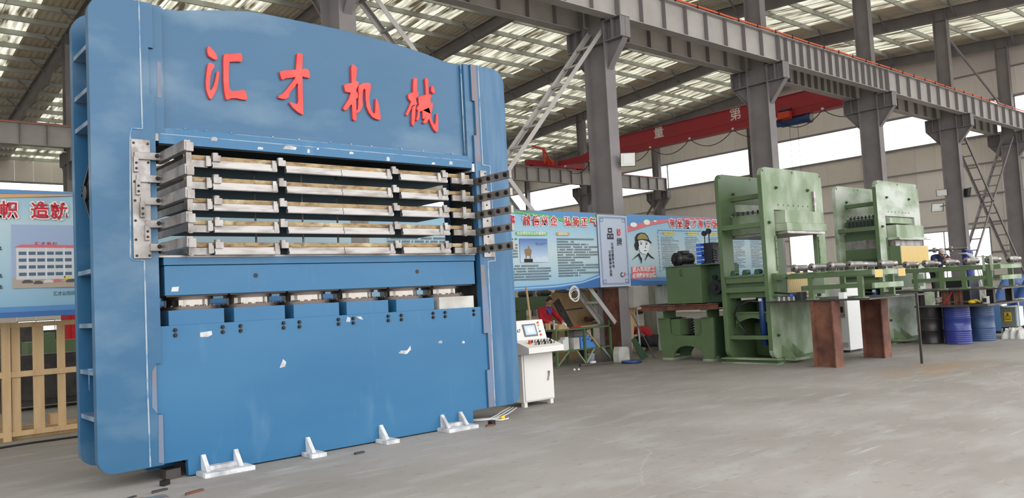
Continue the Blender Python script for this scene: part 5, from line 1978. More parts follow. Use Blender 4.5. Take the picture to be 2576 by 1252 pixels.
drum(20.31, 8.25, 'drum_black', 'black oil drum with two rolling hoops under the plate table')
drum(20.25, 7.62, 'drum_blue', 'bright blue ribbed oil drum with faint white print under the plate table', [('- - - - - -', .485, .06), ('————', .455, .04)])
drum(21.24, 7.45, 'drum_faded', 'faded dull blue ribbed oil drum at the end of the plate table')
mb = MB()
mb.box(15.59, 15.62, 6.525, 6.532, 0, 1.32).box(15.602, 15.608, 6.532, 6.56, 0, 1.32).box(15.59, 15.62, 6.56, 6.567, 0, 1.32)
single('steel_stake', mb, 'dark_steel', 'thin upright steel bar standing alone on the floor before the drums', 'bar', loc=(15.6, 6.545, 0))
# cabinet behind the open press
cb = Thing('control_cabinet', (17.75, 9.15, 0), 'tall white control cabinet with dark display between the two green presses', 'cabinet')
mb = MB()
mb.box(17.5, 18.1, 8.86, 9.42, .05, 1.55)
cb.part('cabinet_body', mb, 'plastic_white', bevel=.008)
mb = MB()
mb.box(17.49, 17.5, 8.92, 9.20, .78, 1.20)
pn = cb.part('control_panel', mb, 'board_grey')
mb = MB()
mb.box(17.484, 17.49, 8.96, 9.12, .90, 1.03)
cb.part('display', mb, 'black_rubber', parent=pn)
for i in range(4):
    mb = MB()
    mb.cyl((17.49, 8.95 + i * .05, .84), (17.48, 8.95 + i * .05, .84), .012, 8)
    cb.part('button', mb, 'letter_red' if i == 1 else 'bolt_black', parent=pn)
for i in range(4):
    mb = MB()
    mb.box(17.492, 17.5, 8.90, 9.18, .12 + i * .03, .135 + i * .03)
    cb.part('louvre', mb, 'girt_grey')
mb = MB()
mb.box(17.55, 18.05, 8.9, 9.38, 0, .05)
cb.part('plinth', mb, 'dark_steel')
mb = MB()
mb.tube([(14.50, 7.45, 1.285), (14.49, 7.42, 1.0), (14.49, 7.40, .5), (14.50, 7.44, .02)], .012, 6)
mb2 = MB()
mb2.tube([(17.02, 7.75, 1.24), (17.03, 7.75, .8), (17.03, 7.78, .3), (17.05, 7.9, .015), (17.3, 8.5, .015)], .012, 6)
single('white_cable', mb2, 'plastic_white', 'white cable hanging from the plate table beside the white control cabinet', 'cable')
solid('white_switch_box', 14.62, 14.74, 7.45, 7.56, 1.278, 1.40, 'plastic_white', 'small white switch box on the plate table under the roller conveyor', 'box')
vb = Thing('valve_block', (14.9, 8.65, 1.278), 'row of dark hydraulic valves with a blue coil on the plate table', 'valve')
for i in range(4):
    mb = MB()
    mb.cyl((14.70, 8.86 - i * .11, 1.278), (14.70, 8.86 - i * .11, 1.36), .045, 12)
    vb.part('valve_body', mb, 'bare_steel')
mb = MB()
mb.box(14.62, 14.86, 8.34, 8.44, 1.278, 1.44).tube([(14.62, 8.9, 1.45), (14.60, 8.6, 1.42), (14.64, 8.40, 1.42)], .02, 6)
vb.part('manifold', mb, 'motor_black')
mb = MB()
mb.box(14.60, 14.70, 8.50, 8.56, 1.36, 1.42)
vb.part('coil', mb, 'valve_blue')

# ------------------------------------------------------------------ pump unit on its stand
mbs = Thing('machine_stand', (15.25, 11.36, 0), 'green cast machine stand with an arched foot opening under the pump tank', 'machine')
out = [(10.66, 0.06), (10.93, .06)] + [(11.36 - .42 * math.cos(a), .06 + .27 * math.sin(a)) for a in [math.pi * i / 12 for i in range(13)]] + [(11.79, .06), (12.06, .06), (12.12, .30), (12.16, .95)] + \
      [(11.86, .95), (11.86, .62), (11.78, .56), (11.03, .56), (10.95, .62), (10.95, .95)] + [(10.62, .95), (10.64, .3)]
for x0 in (14.9, 15.5):
    mb = MB()
    mb.prism(out, 'x', x0, x0 + .08)
    mbs.part('side_frame', mb, 'green_paint', bevel=.006)
mb = MB()
mb.box(14.98, 15.5, 10.64, 10.70, .1, .95)
mbs.part('end_wall', mb, 'green_dark')
mb = MB()
mb.box(14.98, 15.5, 12.06, 12.12, .1, .95)
mbs.part('end_wall', mb, 'green_dark')
for y in (11.86, 10.99):
    mb = MB()
    ring = [(.13, 0), (.15, .0), (.15, .03), (.10, .03), (.10, .012)]
    mb.prism(circle(y - .02 if y > 11.5 else y + .06, .70, .145, 24), 'x', 15.0, 15.05, [circle(y - .02 if y > 11.5 else y + .06, .70, .10, 24)])
    mbs.part('bearing_ring', mb, 'rust')
mb = MB()
mb.box(14.99, 15.49, 11.6, 11.86, .56, .93)
mbs.part('bearing_block', mb, 'green_paint')
mb = MB()
mb.box(14.99, 15.49, 10.95, 11.20, .56, .93)
mbs.part('bearing_block', mb, 'green_paint')
mb = MB()
for i in range(6):
    mb.lathe([(.05, 0), (.075, .012), (.075, .03), (.05, .042)], (15.2, 11.42, .58 + i * .06), 16)
mbs.part('spindle', mb, 'motor_black')
for y in (10.66, 11.79):
    mb = MB()
    mb.box(14.86, 15.62, y, y + .27, 0, .055)
    mbs.part('foot', mb, 'green_pale')
for y in (11.02, 11.78):
    mb = MB()
    mb.cyl((14.9, y, .30), (14.885, y, .30), .055, 16).cyl((14.885, y, .30), (14.88, y, .30), .02, 10)
    mbs.part('boss', mb, 'green_paint')
for y in (10.70, 11.92):
    mb = MB()
    mb.box(14.86, 15.5, y, y + .22, .95, .97).box(14.86, 15.5, y, y + .22, 1.12, 1.14).box(14.95, 15.4, y + .10, y + .12, .97, 1.12)
    mbs.part('riser', mb, 'green_paint')
pk = Thing('steel_skid', (15.4, 11.55, 1.14), 'dark brown steel skid between the pump tank and the green machine stand', 'skid')
for x0 in (14.84, 15.9):
    mb = MB()
    mb.box(x0, x0 + .10, 10.45, 12.62, 1.14, 1.155).box(x0, x0 + .10, 10.45, 12.62, 1.25, 1.265).box(x0 + .04, x0 + .055, 10.45, 12.62, 1.155, 1.25)
    pk.part('channel', mb, 'rust')
for y in (10.6, 11.3, 12.0, 12.5):
    mb = MB()
    mb.box(14.84, 16.0, y, y + .10, 1.265, 1.285)
    pk.part('cross_slat', mb, 'dark_steel')
tk = Thing('pump_tank', (15.4, 11.36, 1.3), 'green hydraulic pump tank with black motor and valves on top', 'pump unit')
mb = MB()
mb.box(14.90, 15.85, 10.88, 11.84, 1.285, 2.125)
tk.part('tank', mb, 'green_paint', bevel=.006)
mb = MB()
mb.box(14.87, 15.88, 10.55, 11.88, 2.125, 2.148)
tk.part('lid', mb, 'green_paint', bevel=.003)
mb = MB()
mb.box(15.2, 15.85, 10.5, 10.88, 1.285, 2.12)
tk.part('side_tank', mb, 'green_dark', bevel=.01)
mb = MB()
mb.tube([(14.90, 11.40, 2.05), (14.865, 11.40, 2.05), (14.865, 11.385, 1.92), (14.90, 11.385, 1.92)], .014, 8)
tk.part('lifting_handle', mb, 'green_dark')
mb = MB()
mb.lathe([(.155, 0), (.155, .04), (.135, .06), (.13, .40), (.15, .42), (.15, .50), (.10, .56)], (14.99, 11.58, 2.305), 28, (1, 0, 0))
mo = tk.part('motor', mb, 'motor_black')
mb = MB()
for i in range(6):
    a = i * math.pi / 3
    mb.bar((14.985, 11.58, 2.305), (14.985, 11.58 + .12 * math.cos(a), 2.305 + .12 * math.sin(a)), .022, .01, side=(1, 0, 0))
tk.part('fan_cover', mb, 'bolt_black', parent=mo)
mb = MB()
mb.box(15.15, 15.38, 11.5, 11.66, 2.43, 2.50)
tk.part('terminal_box', mb, 'motor_black', parent=mo)
mb = MB()
mb.box(15.05, 15.55, 11.46, 11.70, 2.148, 2.19)
tk.part('motor_foot', mb, 'motor_black', parent=mo)
mb = MB()
mb.box(15.1, 15.5, 10.62, 10.98, 2.15, 2.22).box(15.12, 15.36, 10.66, 10.90, 2.22, 2.62).box(15.14, 15.4, 10.86, 10.98, 2.30, 2.44)
vm = tk.part('valve_stack', mb, 'motor_black')
for i in range(5):
    mb = MB()
    mb.box(15.0, 15.12, 10.90, 11.02, 2.17 + i * .095, 2.235 + i * .095)
    tk.part('solenoid', mb, 'valve_blue', parent=vm)
for y, h in ((10.88, .22), (10.76, .26)):
    mb = MB()
    mb.cyl((15.15, y, 2.62), (15.15, y, 2.62 + h - .06), .012, 8)
    mb.cyl((15.12, y, 2.62 + h), (15.17, y, 2.62 + h), .06, 18)
    g = tk.part('pressure_gauge', mb, 'motor_black', parent=vm)
mb = MB()
for i in range(5):
    mb.tube([(15.1, 10.66, 2.2 + i * .06), (15.0, 10.58, 2.22 + i * .06), (14.98, 10.46, 2.2 + i * .05)], .014, 6)
tk.part('hoses', mb, 'black_rubber', parent=vm)['kind'] = 'stuff'
mb = MB()
mb.cyl((15.2, 10.62, 1.62), (15.05, 10.62, 1.62), .16, 22).cyl((15.05, 10.62, 1.62), (15.0, 10.62, 1.62), .06, 14)
tk.part('pump_flange', mb, 'motor_black')
mb = MB()
mb.cyl((15.2, 10.68, 1.84), (15.12, 10.68, 1.84), .05, 14)
tk.part('drain_valve', mb, 'bolt_black')

# ------------------------------------------------------------------ cabinets, cart and tarpaulin by the end wall
bc = Thing('blue_cabinet', (23.75, 7.95, 0), 'blue electrical cabinet with pale door next to the faded drum', 'cabinet')
mb = MB()
mb.box(23.6, 24.0, 7.80, 8.25, .06, .87)
bc.part('cabinet_body', mb, 'cabinet_blue', bevel=.01)
mb = MB()
mb.box(23.60, 24.0, 7.75, 7.80, .08, .86)
d_ = bc.part('door', mb, 'cabinet_pale', bevel=.008)
mb = MB()
mb.box(23.59, 23.60, 7.755, 7.79, .52, .56)
bc.part('handle', mb, 'bolt_black', parent=d_)
mb = MB()
mb.box(23.62, 23.98, 7.82, 8.22, 0, .06)
bc.part('plinth', mb, 'dark_steel')
ct = Thing('equipment_cart', (22.6, 7.2, 0), 'grey equipment cart with yellow electric warning sign and white push bar', 'cart')
mb = MB()
mb.box(22.40, 22.85, 7.06, 7.40, .24, .76)
ct.part('body', mb, 'grey_green', bevel=.008)
mb = MB()
mb.box(22.42, 22.83, 7.02, 7.06, .26, .74)
ct.part('side_door', mb, 'cabinet_pale', bevel=.005)
sgn = MB()
sgn.box(22.392, 22.40, 7.16, 7.315, .39, .61)
sg_ = ct.part('warning_sign', sgn, 'yellow_plain')
tri = MB()
tri.prism([(7.305, .48), (7.17, .48), (7.238, .60)], 'x', 22.388, 22.392, [[(7.288, .488), (7.188, .488), (7.238, .582)]])
ct.part('sign_triangle', tri, 'black_rubber', parent=sg_)
tri = MB()
tri.prism([(7.245, .565), (7.225, .565), (7.235, .535), (7.22, .535), (7.245, .495), (7.238, .525), (7.256, .525)], 'x', 22.388, 22.392)
ct.part('sign_bolt', tri, 'black_rubber', parent=sg_)
me = text_mesh('有电危险', .036, .0008)
o = link('sign_text', me, 'print_black', sg_, Vector((22.388, 7.238, .435)) - ct.loc)
o.rotation_euler = (math.pi / 2, 0, -math.pi / 2)
o['kind'] = 'stuff'
mb = MB()
mb.tube([(22.40, 7.42, .78), (22.40, 7.30, .745), (22.40, 7.15, .74), (22.40, 7.02, .765)], .014, 8)
ct.part('front_rim', mb, 'plastic_white')
mb = MB()
mb.tube([(22.45, 7.0, .03), (22.45, 7.0, .92), (22.45, 6.98, .94), (22.45, 6.78, .93)], .018, 8).tube([(22.45, 7.0, .92), (22.45, 7.08, .925)], .018, 8)
ct.part('push_bar', mb, 'plastic_white')
for x in (22.44, 22.80):
    for y in (7.04, 7.36):
        mb = MB()
        mb.box(x - .02, x + .02, y - .02, y + .02, .06, .24)
        mb.cyl((x, y - .02, .04), (x, y + .02, .04), .04, 12)
        ct.part('caster_leg', mb, 'dark_steel')
mb = MB()
mb.box(22.40, 22.85, 7.04, 7.40, .21, .24)
ct.part('chassis', mb, 'dark_steel')


def cloth_heap(x0, x1, y0, y1, h, seed, n=44, base=None):
    """crumpled cover over something bulky"""
    rnd = random.Random(seed)
    ph = [(rnd.uniform(2, 9), rnd.uniform(2, 9), rnd.uniform(0, 6.3), rnd.uniform(.012, .04)) for _ in range(9)]
    mb_ = MB()
    vs, fs = [], []
    for j in range(n + 1):
        for i in range(n + 1):
            u, v = i / n * 2 - 1, j / n * 2 - 1
            r = max(abs(u), abs(v))
            prof = 1 - max(0, (r - .55) / .45) ** 1.6
            f = sum(a * math.sin(p * u + q * v + s_) for p, q, s_, a in ph)
            fold = .05 * math.sin(math.atan2(v, u) * 9 + seed) * min(1, r * 1.2)
            z = max(0.0, h * (prof + f * 1.4 * min(1, prof * 2) + (base(u, v) if base else 0)) + (fold * .5 if prof > .1 else 0))
            sc_f = 1 + fold * (1 - prof)
            vs.append(((x0 + x1) / 2 + (x1 - x0) / 2 * u * sc_f, (y0 + y1) / 2 + (y1 - y0) / 2 * v * sc_f, z))
    for j in range(n):
        for i in range(n):
            a = j * (n + 1) + i
            fs.append((a, a + 1, a + n + 2, a + n + 1))
    return mb_.add(vs, fs, True)


o = single('tarpaulin', cloth_heap(25.75, 28.6, 7.5, 9.1, 1.24, 3, base=lambda u, v: .10 * math.cos(2.4 * v + .6)), 'tarp_blue', 'blue tarpaulin draped over a bulky load behind the blue cabinet', 'tarpaulin', loc=(26.8, 8.3, 0))
o = single('tarpaulin', cloth_heap(28.8, 31.5, 7.2, 8.9, 1.75, 8), 'tarp_blue', 'taller blue tarpaulin heap at the foot of the end wall brace', 'tarpaulin', loc=(30, 8.0, 0))
o = single('plastic_sack', cloth_heap(21.7, 22.34, 6.75, 7.2, .22, 5, 30), 'stone_pale', 'crumpled white plastic sack on the floor in front of the cart', 'sack', loc=(22.2, 7, 0))
mb = MB()
mb.add([(21.3, 6.98, .012), (21.45, 6.92, .03), (21.6, 6.86, .012), (21.52, 6.94, .02), (21.4, 7.0, .006), (21.32, 7.01, .005)], [(0, 1, 2, 3), (0, 3, 4, 5)])
single('paper_scrap', mb, 'plastic_white', 'thin white paper scrap on the floor between drum and sack', 'paper')
# things along the end wall bench
wbch = Thing('wall_bench', (40.5, 13.9, 0), 'long low bench against the end wall beyond the tarpaulins', 'bench')
mb = MB()
mb.box(38.5, 43.2, 11.2, 12.3, .98, 1.06)
wbch.part('bench_top', mb, 'board_grey')
for x in (38.6, 40.8, 43.0):
    mb = MB()
    mb.box(x, x + .1, 11.25, 12.25, 0, .98)
    wbch.part('leg', mb, 'dark_steel')
for i, x in enumerate((38.9, 39.6, 40.5)):
    mb = MB()
    mb.lathe([(.12, 0), (.16, .06), (.16, .22), (.10, .30)], (x, 11.6, 1.06), 14)
    single('dark_casting', mb, 'dark_steel', ('dark round casting at the near end of the wall bench', 'middle dark round casting on the wall bench', 'dark round casting farthest along the wall bench')[i], 'casting', 'castings on the wall bench')
sb = Thing('wall_switch', (44.2, 12.9, 2.0), 'small beige switch plate on the end wall beside the brace', 'switch')
mb = MB()
mb.box(44.235, 44.288, 12.75, 13.0, 1.95, 2.4)
sb.part('plate', mb, 'board_grey')
for z in (2.05, 2.2, 2.33):
    mb = MB()
    mb.cyl((44.235, 12.87, z), (44.21, 12.87, z), .04, 10)
    sb.part('knob', mb, 'bolt_black')
# floor scraps near the press
SCR = [(1.95, 7.72, .55, .07, .03, .25, 'rust', 'rusty steel strip', 'strip'), (2.25, 7.62, .22, .16, .045, -.1, 'bare_steel', 'short square steel offcut', 'offcut'), (2.62, 7.70, .20, .04, .02, .3, 'rust', 'narrow rusty offcut', 'offcut'),
       (2.15, 8.0, .14, .03, .012, .5, 'dark_steel', 'thin dark rod end', 'rod'), (2.42, 8.05, .16, .035, .02, .2, 'dark_steel', 'dark flat chip of steel', 'chip'), (4.55, 8.05, .13, .05, .02, .1, 'dark_steel', 'dark flat steel scrap', 'scrap'),
       (2.70, 8.62, .16, .20, .10, .1, 'dark_steel', 'dark packing block', 'block'), (2.55, 8.30, .10, .06, .05, .6, 'bolt_black', 'black bolt stub', 'bolt'), (6.62, 8.25, .10, .07, .06, .3, 'bolt_black', 'black clip', 'clip'), (6.55, 8.2, .12, .05, .025, -.2, 'rust', 'brown steel chip', 'chip')]
PL = ['on the floor before the press column with the black fan guard', 'beside the rusty strip before the press', 'just past the square offcut before the press', 'near the rounded foot of the press column', 'on the floor just below the press column', 'on the floor between two press feet', 'under the press base corner',
      'on the floor beside the dark packing block', 'on the floor by the last press foot', 'on the floor touching the last press foot']
for (x, y, w, d, h, rz, m_, nm, cat), pl in zip(SCR, PL):
    mb = MB()
    mb.prism([(-w / 2, -d / 2), (w / 2, -d * .4), (w * .45, d / 2), (-w * .4, d * .45)], 'z', 0, h)
    o = link('steel_scrap', mb.mesh('steel_scrap'), m_, None, (x, y, 0))
    o.rotation_euler = (0, 0, rz)
    tag(o, nm + ' ' + pl, cat)
mb = MB()
for k in range(3):
    mb.tube([(6.55, 8.80 + k * .05, .012 + .012 * k), (6.75, 8.66 + k * .07, .012), (6.95, 8.56 + .06 * k, .012), (7.1, 8.64 + k * .04, .012 + .01 * k), (7.35, 8.78 + k * .09, .012), (7.8, 9.12 + k * .07, .012)], .009, 6)
mb.tube([(6.85, 8.55, .012), (6.92, 8.40, .015), (7.05, 8.42, .015), (7.12, 8.52, .015)], .010, 6)
single('cable_bundle', mb, 'plastic_white', 'loose bundle of pale cables running from under the press to the console', 'cable')
mb = MB()
mb.lathe([(.01, 0), (.035, .02), (.035, .05), (.01, .06)], (6.98, 8.46, .0), 12)
single('yellow_plug', mb, 'yellow_plain', 'yellow plug lying among the pale cables', 'plug')

# ------------------------------------------------------------------ bridge crane
XCR = 33.0
crn = Thing('bridge_crane', (XCR, 24.0, 9.0), 'dark red bridge crane with white lettering spanning the far bay', 'crane')
mb = MB()
mb.prism([(14.0, 9.16), (14.0, 9.42), (16.2, 9.95), (29.2, 9.95), (31.6, 9.42), (33.5, 9.40), (33.5, 9.14), (31.0, 9.0), (15.8, 9.0)], 'x', XCR - .16, XCR + .16)
crn.part('girder', mb, 'crane_red')
mb = MB()
mb.box(XCR - .24, XCR + .24, 15.6, 31.2, 8.96, 9.0).box(XCR - .22, XCR + .22, 16.2, 29.2, 9.95, 9.98).box(XCR - .175, XCR - .16, 16, 31.0, 9.29, 9.32)
crn.part('girder_flange', mb, 'crane_red')
for y in (13.82, 33.88):
    mb = MB()
    mb.box(XCR - 2.3, XCR + 2.3, y - .14, y + .14, 9.12, 9.42)
    ec = crn.part('end_carriage', mb, 'crane_red', bevel=.01)
    for dx in (-1.9, 1.9):
        mb = MB()
        mb.cyl((XCR + dx, y - .06, 9.20), (XCR + dx, y + .06, 9.20), .13, 18)
        crn.part('wheel', mb, 'bolt_black', parent=ec)
    mb = MB()
    mb.box(XCR - .9, XCR - .45, y - .34, y - .14, 9.15, 9.5).cyl((XCR - .7, y - .5, 9.3), (XCR - .7, y - .34, 9.3), .1, 14)
    crn.part('drive_motor', mb, 'crane_orange', parent=ec)
mb = MB()
mb.box(XCR - 1.35, XCR - 1.25, 33.4, 33.5, 9.2, 10.1).bar((XCR - 1.3, 33.45, 10.05), (XCR - .8, 33.45, 9.4), .08, .08).bar((XCR - 2.2, 33.45, 10.15), (XCR - 1.3, 33.45, 10.02), .08, .08)
crn.part('collector_arm', mb, 'crane_orange')
fest = [14.6, 17.0, 19.2, 21.5, 24.0, 26.5, 28.6, 30.8, 32.8]
for a, b in zip(fest, fest[1:]):
    mb = MB()
    mb.tube([(XCR - .27, a + (b - a) * k / 10, 8.97 - .55 * math.sin(math.pi * k / 10) ** .8) for k in range(11)], .018, 6)
    crn.part('festoon_cable', mb, 'black_rubber')
for y in fest:
    mb = MB()
    mb.box(XCR - .30, XCR - .24, y - .05, y + .05, 8.94, 9.04)
    crn.part('cable_trolley', mb, 'plastic_white')
for ch, y in (('质', 30.1), ('量', 25.97), ('第', 21.37)):
    me = text_mesh(ch, .66, .006)
    o = link('girder_character', me, 'print_ivory', crn.o, Vector((XCR - .162, y, 9.66)) - crn.loc)
    o.rotation_euler = (math.pi / 2, 0, -math.pi / 2)
hst = Thing('electric_hoist', (XCR, 18.6, 8.6), 'dark blue electric hoist with orange gearbox under the red crane girder', 'hoist')
mb = MB()
mb.cyl((XCR, 17.85, 8.80), (XCR, 19.1, 8.80), .20, 22).cyl((XCR, 17.70, 8.80), (XCR, 17.85, 8.80), .24, 22).cyl((XCR, 19.1, 8.80), (XCR, 19.32, 8.80), .15, 18)
hst.part('drum_housing', mb, 'hoist_blue')
mb = MB()
mb.cyl((XCR, 17.66, 8.80), (XCR, 17.70, 8.80), .19, 18)
hst.part('end_cover', mb, 'steel_bright')
mb = MB()
mb.box(XCR - .52, XCR - .25, 18.45, 19.0, 8.90, 9.20).box(XCR - .26, XCR - .0, 18.5, 18.95, 8.86, 8.955)
hst.part('trolley_gearbox', mb, 'crane_orange', bevel=.02)
mb = MB()
mb.box(XCR - .05, XCR + .2, 18.3, 19.0, 8.85, 8.955)
hst.part('trolley', mb, 'motor_black')
mb = MB()
mb.cyl((XCR - .42, 18.95, 9.26), (XCR - .42, 18.35, 9.26), .06, 10)
hst.part('trolley_motor', mb, 'motor_black')
for y in (18.35, 18.75):
    mb = MB()
    mb.cyl((XCR, y, 5.2), (XCR, y, 8.65), .009, 6)
    hst.part('rope', mb, 'dark_steel')
mb = MB()
mb.box(XCR - .08, XCR + .08, 18.3, 18.8, 5.0, 5.22)
mb.tube([(XCR, 18.55, 5.0), (XCR, 18.55, 4.86), (XCR, 18.65, 4.78), (XCR, 18.60, 4.68), (XCR, 18.48, 4.71)], .03, 8)
hst.part('hook_block', mb, 'yellow_plain')


# ------------------------------------------------------------------ floodlights on the columns
def floodlight(c, tgt, w, h, arm, label):
    c = Vector(c)
    t = Thing('floodlight', c, label, 'floodlight')
    f = (Vector(tgt) - c).normalized()
    s_ = f.cross(Vector((0, 0, 1))).normalized()
    u_ = s_.cross(f)

    def slab(w_, h_, d0, d1, taper=1.0):
        q = MB()
        vs = []
        for d, k in ((d0, taper), (d1, 1.0)):
            for i, j in ((-1, -1), (1, -1), (1, 1), (-1, 1)):
                vs.append(c + s_ * (i * w_ / 2 * k) + u_ * (j * h_ / 2 * k) + f * d)
        return q.add(vs, [(0, 3, 2, 1), (4, 5, 6, 7), (0, 1, 5, 4), (1, 2, 6, 5), (2, 3, 7, 6), (3, 0, 4, 7)])
    t.part('housing', slab(w, h, -.08, .02, .7), 'motor_black')
    t.part('reflector', slab(w * .9, h * .9, .02, .024), 'lamp_face')
    t.part('lamp_chip', slab(w * .55, h * .55, .024, .03), 'white_paint')
    q = MB()
    q.bar(c - f * .04, arm, .03, .03)
    t.part('mounting_arm', q, 'dark_steel')


floodlight((14.72, 12.62, 4.78), (8, 4, 2.6), .38, .34, (14.72, 12.85, 4.74), 'square floodlight fixed to the steel column above the grey vertical banner')
floodlight((35.75, 13.85, 4.45), (28, 6, 1), .50, .36, (35.85, 13.55, 4.5), 'lower floodlight reaching out from the column beyond the closed green press')
floodlight((35.75, 13.62, 5.04), (30, 12, 3.5), .42, .28, (35.9, 13.52, 5.02), 'upper floodlight on the column beyond the closed green press')
floodlight((36.0, 12.72, 4.95), (42, 8, 3.5), .42, .40, (36.1, 12.87, 4.9), 'floodlight turned away towards the end wall on the column beyond the closed press')


# ------------------------------------------------------------------ people
def skin_mesh(J, E, root):
    """J: name -> (x, y, z, rx[, ry]); E: pairs; a continuous skinned surface"""
    names = list(J)
    me = bpy.data.meshes.new('skin')
    me.from_pydata([J[n][:3] for n in names], [(names.index(a), names.index(b)) for a, b in E], [])
    ob = bpy.data.objects.new('skin', me)
    COL.objects.link(ob)
    ob.modifiers.new('s', 'SKIN')
    for i, n in enumerate(names):
        r = J[n][3:]
        sv = me.skin_vertices[0].data[i]
        sv.radius = (r[0], r[1] if len(r) > 1 else r[0])
        sv.use_root = (n == root)
    sb_ = ob.modifiers.new('sub', 'SUBSURF')
    sb_.levels = 2
    sb_.render_levels = 2
    dg = bpy.context.evaluated_depsgraph_get()
    out_ = bpy.data.meshes.new_from_object(ob.evaluated_get(dg))
    bpy.data.objects.remove(ob)
    mb_ = MB()
    mb_.add([v.co[:] for v in out_.vertices], [tuple(p.vertices) for p in out_.polygons], True)
    return mb_


def hand_chain(J, E, tag_, w, d, curl=(0, 0, -1)):
    """palm and five fingers leaving the wrist joint w in direction d"""
    w, d = Vector(J[w][:3]), Vector(d).normalized()
    c_ = Vector(curl)
    s_ = d.cross(c_).normalized()
    p = w + d * .05
    J[tag_ + 'palm'] = (*p, .030, .018)
    for k, (off, ln) in enumerate(((-.03, .062), (-.010, .074), (.010, .070), (.028, .055))):
        a = w + d * .085 + s_ * off
        b = a + d * ln * .55 + c_ * .010
        e = b + d * ln * .35 + c_ * .028
        for nm, q, r in (('a', a, .0095), ('b', b, .0088), ('e', e, .0078)):
            J[tag_ + str(k) + nm] = (*q, r)
        E += [(tag_ + 'palm', tag_ + str(k) + 'a'), (tag_ + str(k) + 'a', tag_ + str(k) + 'b'), (tag_ + str(k) + 'b', tag_ + str(k) + 'e')]
    a = w + d * .035 - s_ * .038 + c_ * .008
    b = a + d * .030 - s_ * .018 + c_ * .018
    J[tag_ + 't1'] = (*a, .011)
    J[tag_ + 't2'] = (*b, .009)
    E += [(tag_ + 'palm', tag_ + 't1'), (tag_ + 't1', tag_ + 't2')]


def head(mb_, c, yaw, pitch, s=1.0):
    """skull, jaw, nose, ears, brow; returns a placing function for features"""
    R = Matrix.Rotation(yaw, 3, 'Z') @ Matrix.Rotation(pitch, 3, 'X')
    c = Vector(c)

    def put(q):
        return c + R @ (Vector(q) * s)

    def blob(dst, o_, r, n=14, m=10):
        q = MB()
        q.ball((0, 0, 0), *r, n, m)
        dst.add([put(Vector(o_) + Vector(v)) for v in q.v], q.f, True)
    blob(mb_, (0, .01, .02), (.074, .094, .098), 18, 12)
    blob(mb_, (0, -.028, -.055), (.056, .062, .062))
    blob(mb_, (0, -.094, -.012), (.011, .017, .024), 8, 6)
    for sg in (-1, 1):
        blob(mb_, (sg * .074, .012, -.005), (.010, .020, .030), 8, 6)
        blob(mb_, (sg * .033, -.070, .022), (.022, .014, .010), 8, 6)
    return put, blob


def person(loc, J, E, headc, yaw, pitch, hair, sleeves, legs, label, neck, gloves=True, top='cloth_red'):
    t = Thing('person', loc, label, 'person')
    L_ = Vector(loc)
    body = skin_mesh(J, E, 'hip')
    put, blob = head(body, headc, yaw, pitch)
    # neck into skull
    body.cyl(J[neck][:3], put((0, .02, -.05)), .048, 12, .044)
    body.v = [tuple(Vector(v) + L_) for v in body.v]
    bo = t.part('body', body, 'skin')

    def clothing(name, keep, grow, m_, root):
        J2 = {k: (*J[k][:3], *(r + grow for r in J[k][3:])) for k in keep}
        E2 = [e for e in E if e[0] in J2 and e[1] in J2]
        q = skin_mesh(J2, E2, root)
        q.v = [tuple(Vector(v) + L_) for v in q.v]
        return t.part(name, q, m_)
    clothing('jacket', sleeves, .014, top, 'chest')
    clothing('trousers', legs, .014, 'cloth_dark', 'hip')
    hb = MB()
    blob(hb, (0, .025, .045), (.080, .092, .088), 18, 12)
    if hair == 'cap':
        hb = MB()
        blob(hb, (0, .012, .052), (.088, .104, .082), 18, 12)
        blob(hb, (0, -.10, .035), (.066, .055, .010), 14, 6)
        hb.v = [tuple(Vector(v) + L_) for v in hb.v]
        t.part('cap', hb, 'cap_grey')
    else:
        hb.v = [tuple(Vector(v) + L_) for v in hb.v]
        t.part('hair', hb, 'hair_black')
    ey = MB()
    for sg in (-1, 1):
        blob(ey, (sg * .032, -.078, .006), (.013, .008, .006), 8, 6)
    blob(ey, (0, -.086, -.062), (.022, .006, .004), 8, 6)
    ey.v = [tuple(Vector(v) + L_) for v in ey.v]
    t.part('eyes_and_mouth', ey, 'hair_black')
    if gloves:
        for tg in ('L', 'R'):
            keep = [k for k in J if k.startswith(tg) and (k in (tg + 'wr', tg + 'palm') or k[1:2].isdigit() or k[1:] in ('t1', 't2'))]
            J2 = {k: (*J[k][:3], *(r + .004 for r in J[k][3:])) for k in keep}
            E2 = [e for e in E if e[0] in J2 and e[1] in J2]
            q = skin_mesh(J2, E2, tg + 'palm')
            q.v = [tuple(Vector(v) + L_) for v in q.v]
            t.part('glove', q, 'glove_white')
    return t


UP = ['spine', 'chest', 'Lsh', 'Rsh', 'Lel', 'Rel', 'Lcuff', 'Rcuff', 'hip', 'neckb']
LG = ['hip', 'Lhip', 'Rhip', 'Lkn', 'Rkn', 'Lan', 'Ran']
EB = [('hip', 'spine'), ('spine', 'chest'), ('chest', 'neckb'), ('chest', 'Lsh'), ('chest', 'Rsh'), ('Lsh', 'Lel'), ('Rsh', 'Rel'), ('Lel', 'Lcuff'), ('Rel', 'Rcuff'), ('Lcuff', 'Lwr'), ('Rcuff', 'Rwr'),
      ('Lwr', 'Lpalm'), ('Rwr', 'Rpalm'), ('hip', 'Lhip'), ('hip', 'Rhip'), ('Lhip', 'Lkn'), ('Rhip', 'Rkn'), ('Lkn', 'Lan'), ('Rkn', 'Ran'), ('Lan', 'Lto'), ('Ran', 'Rto')]

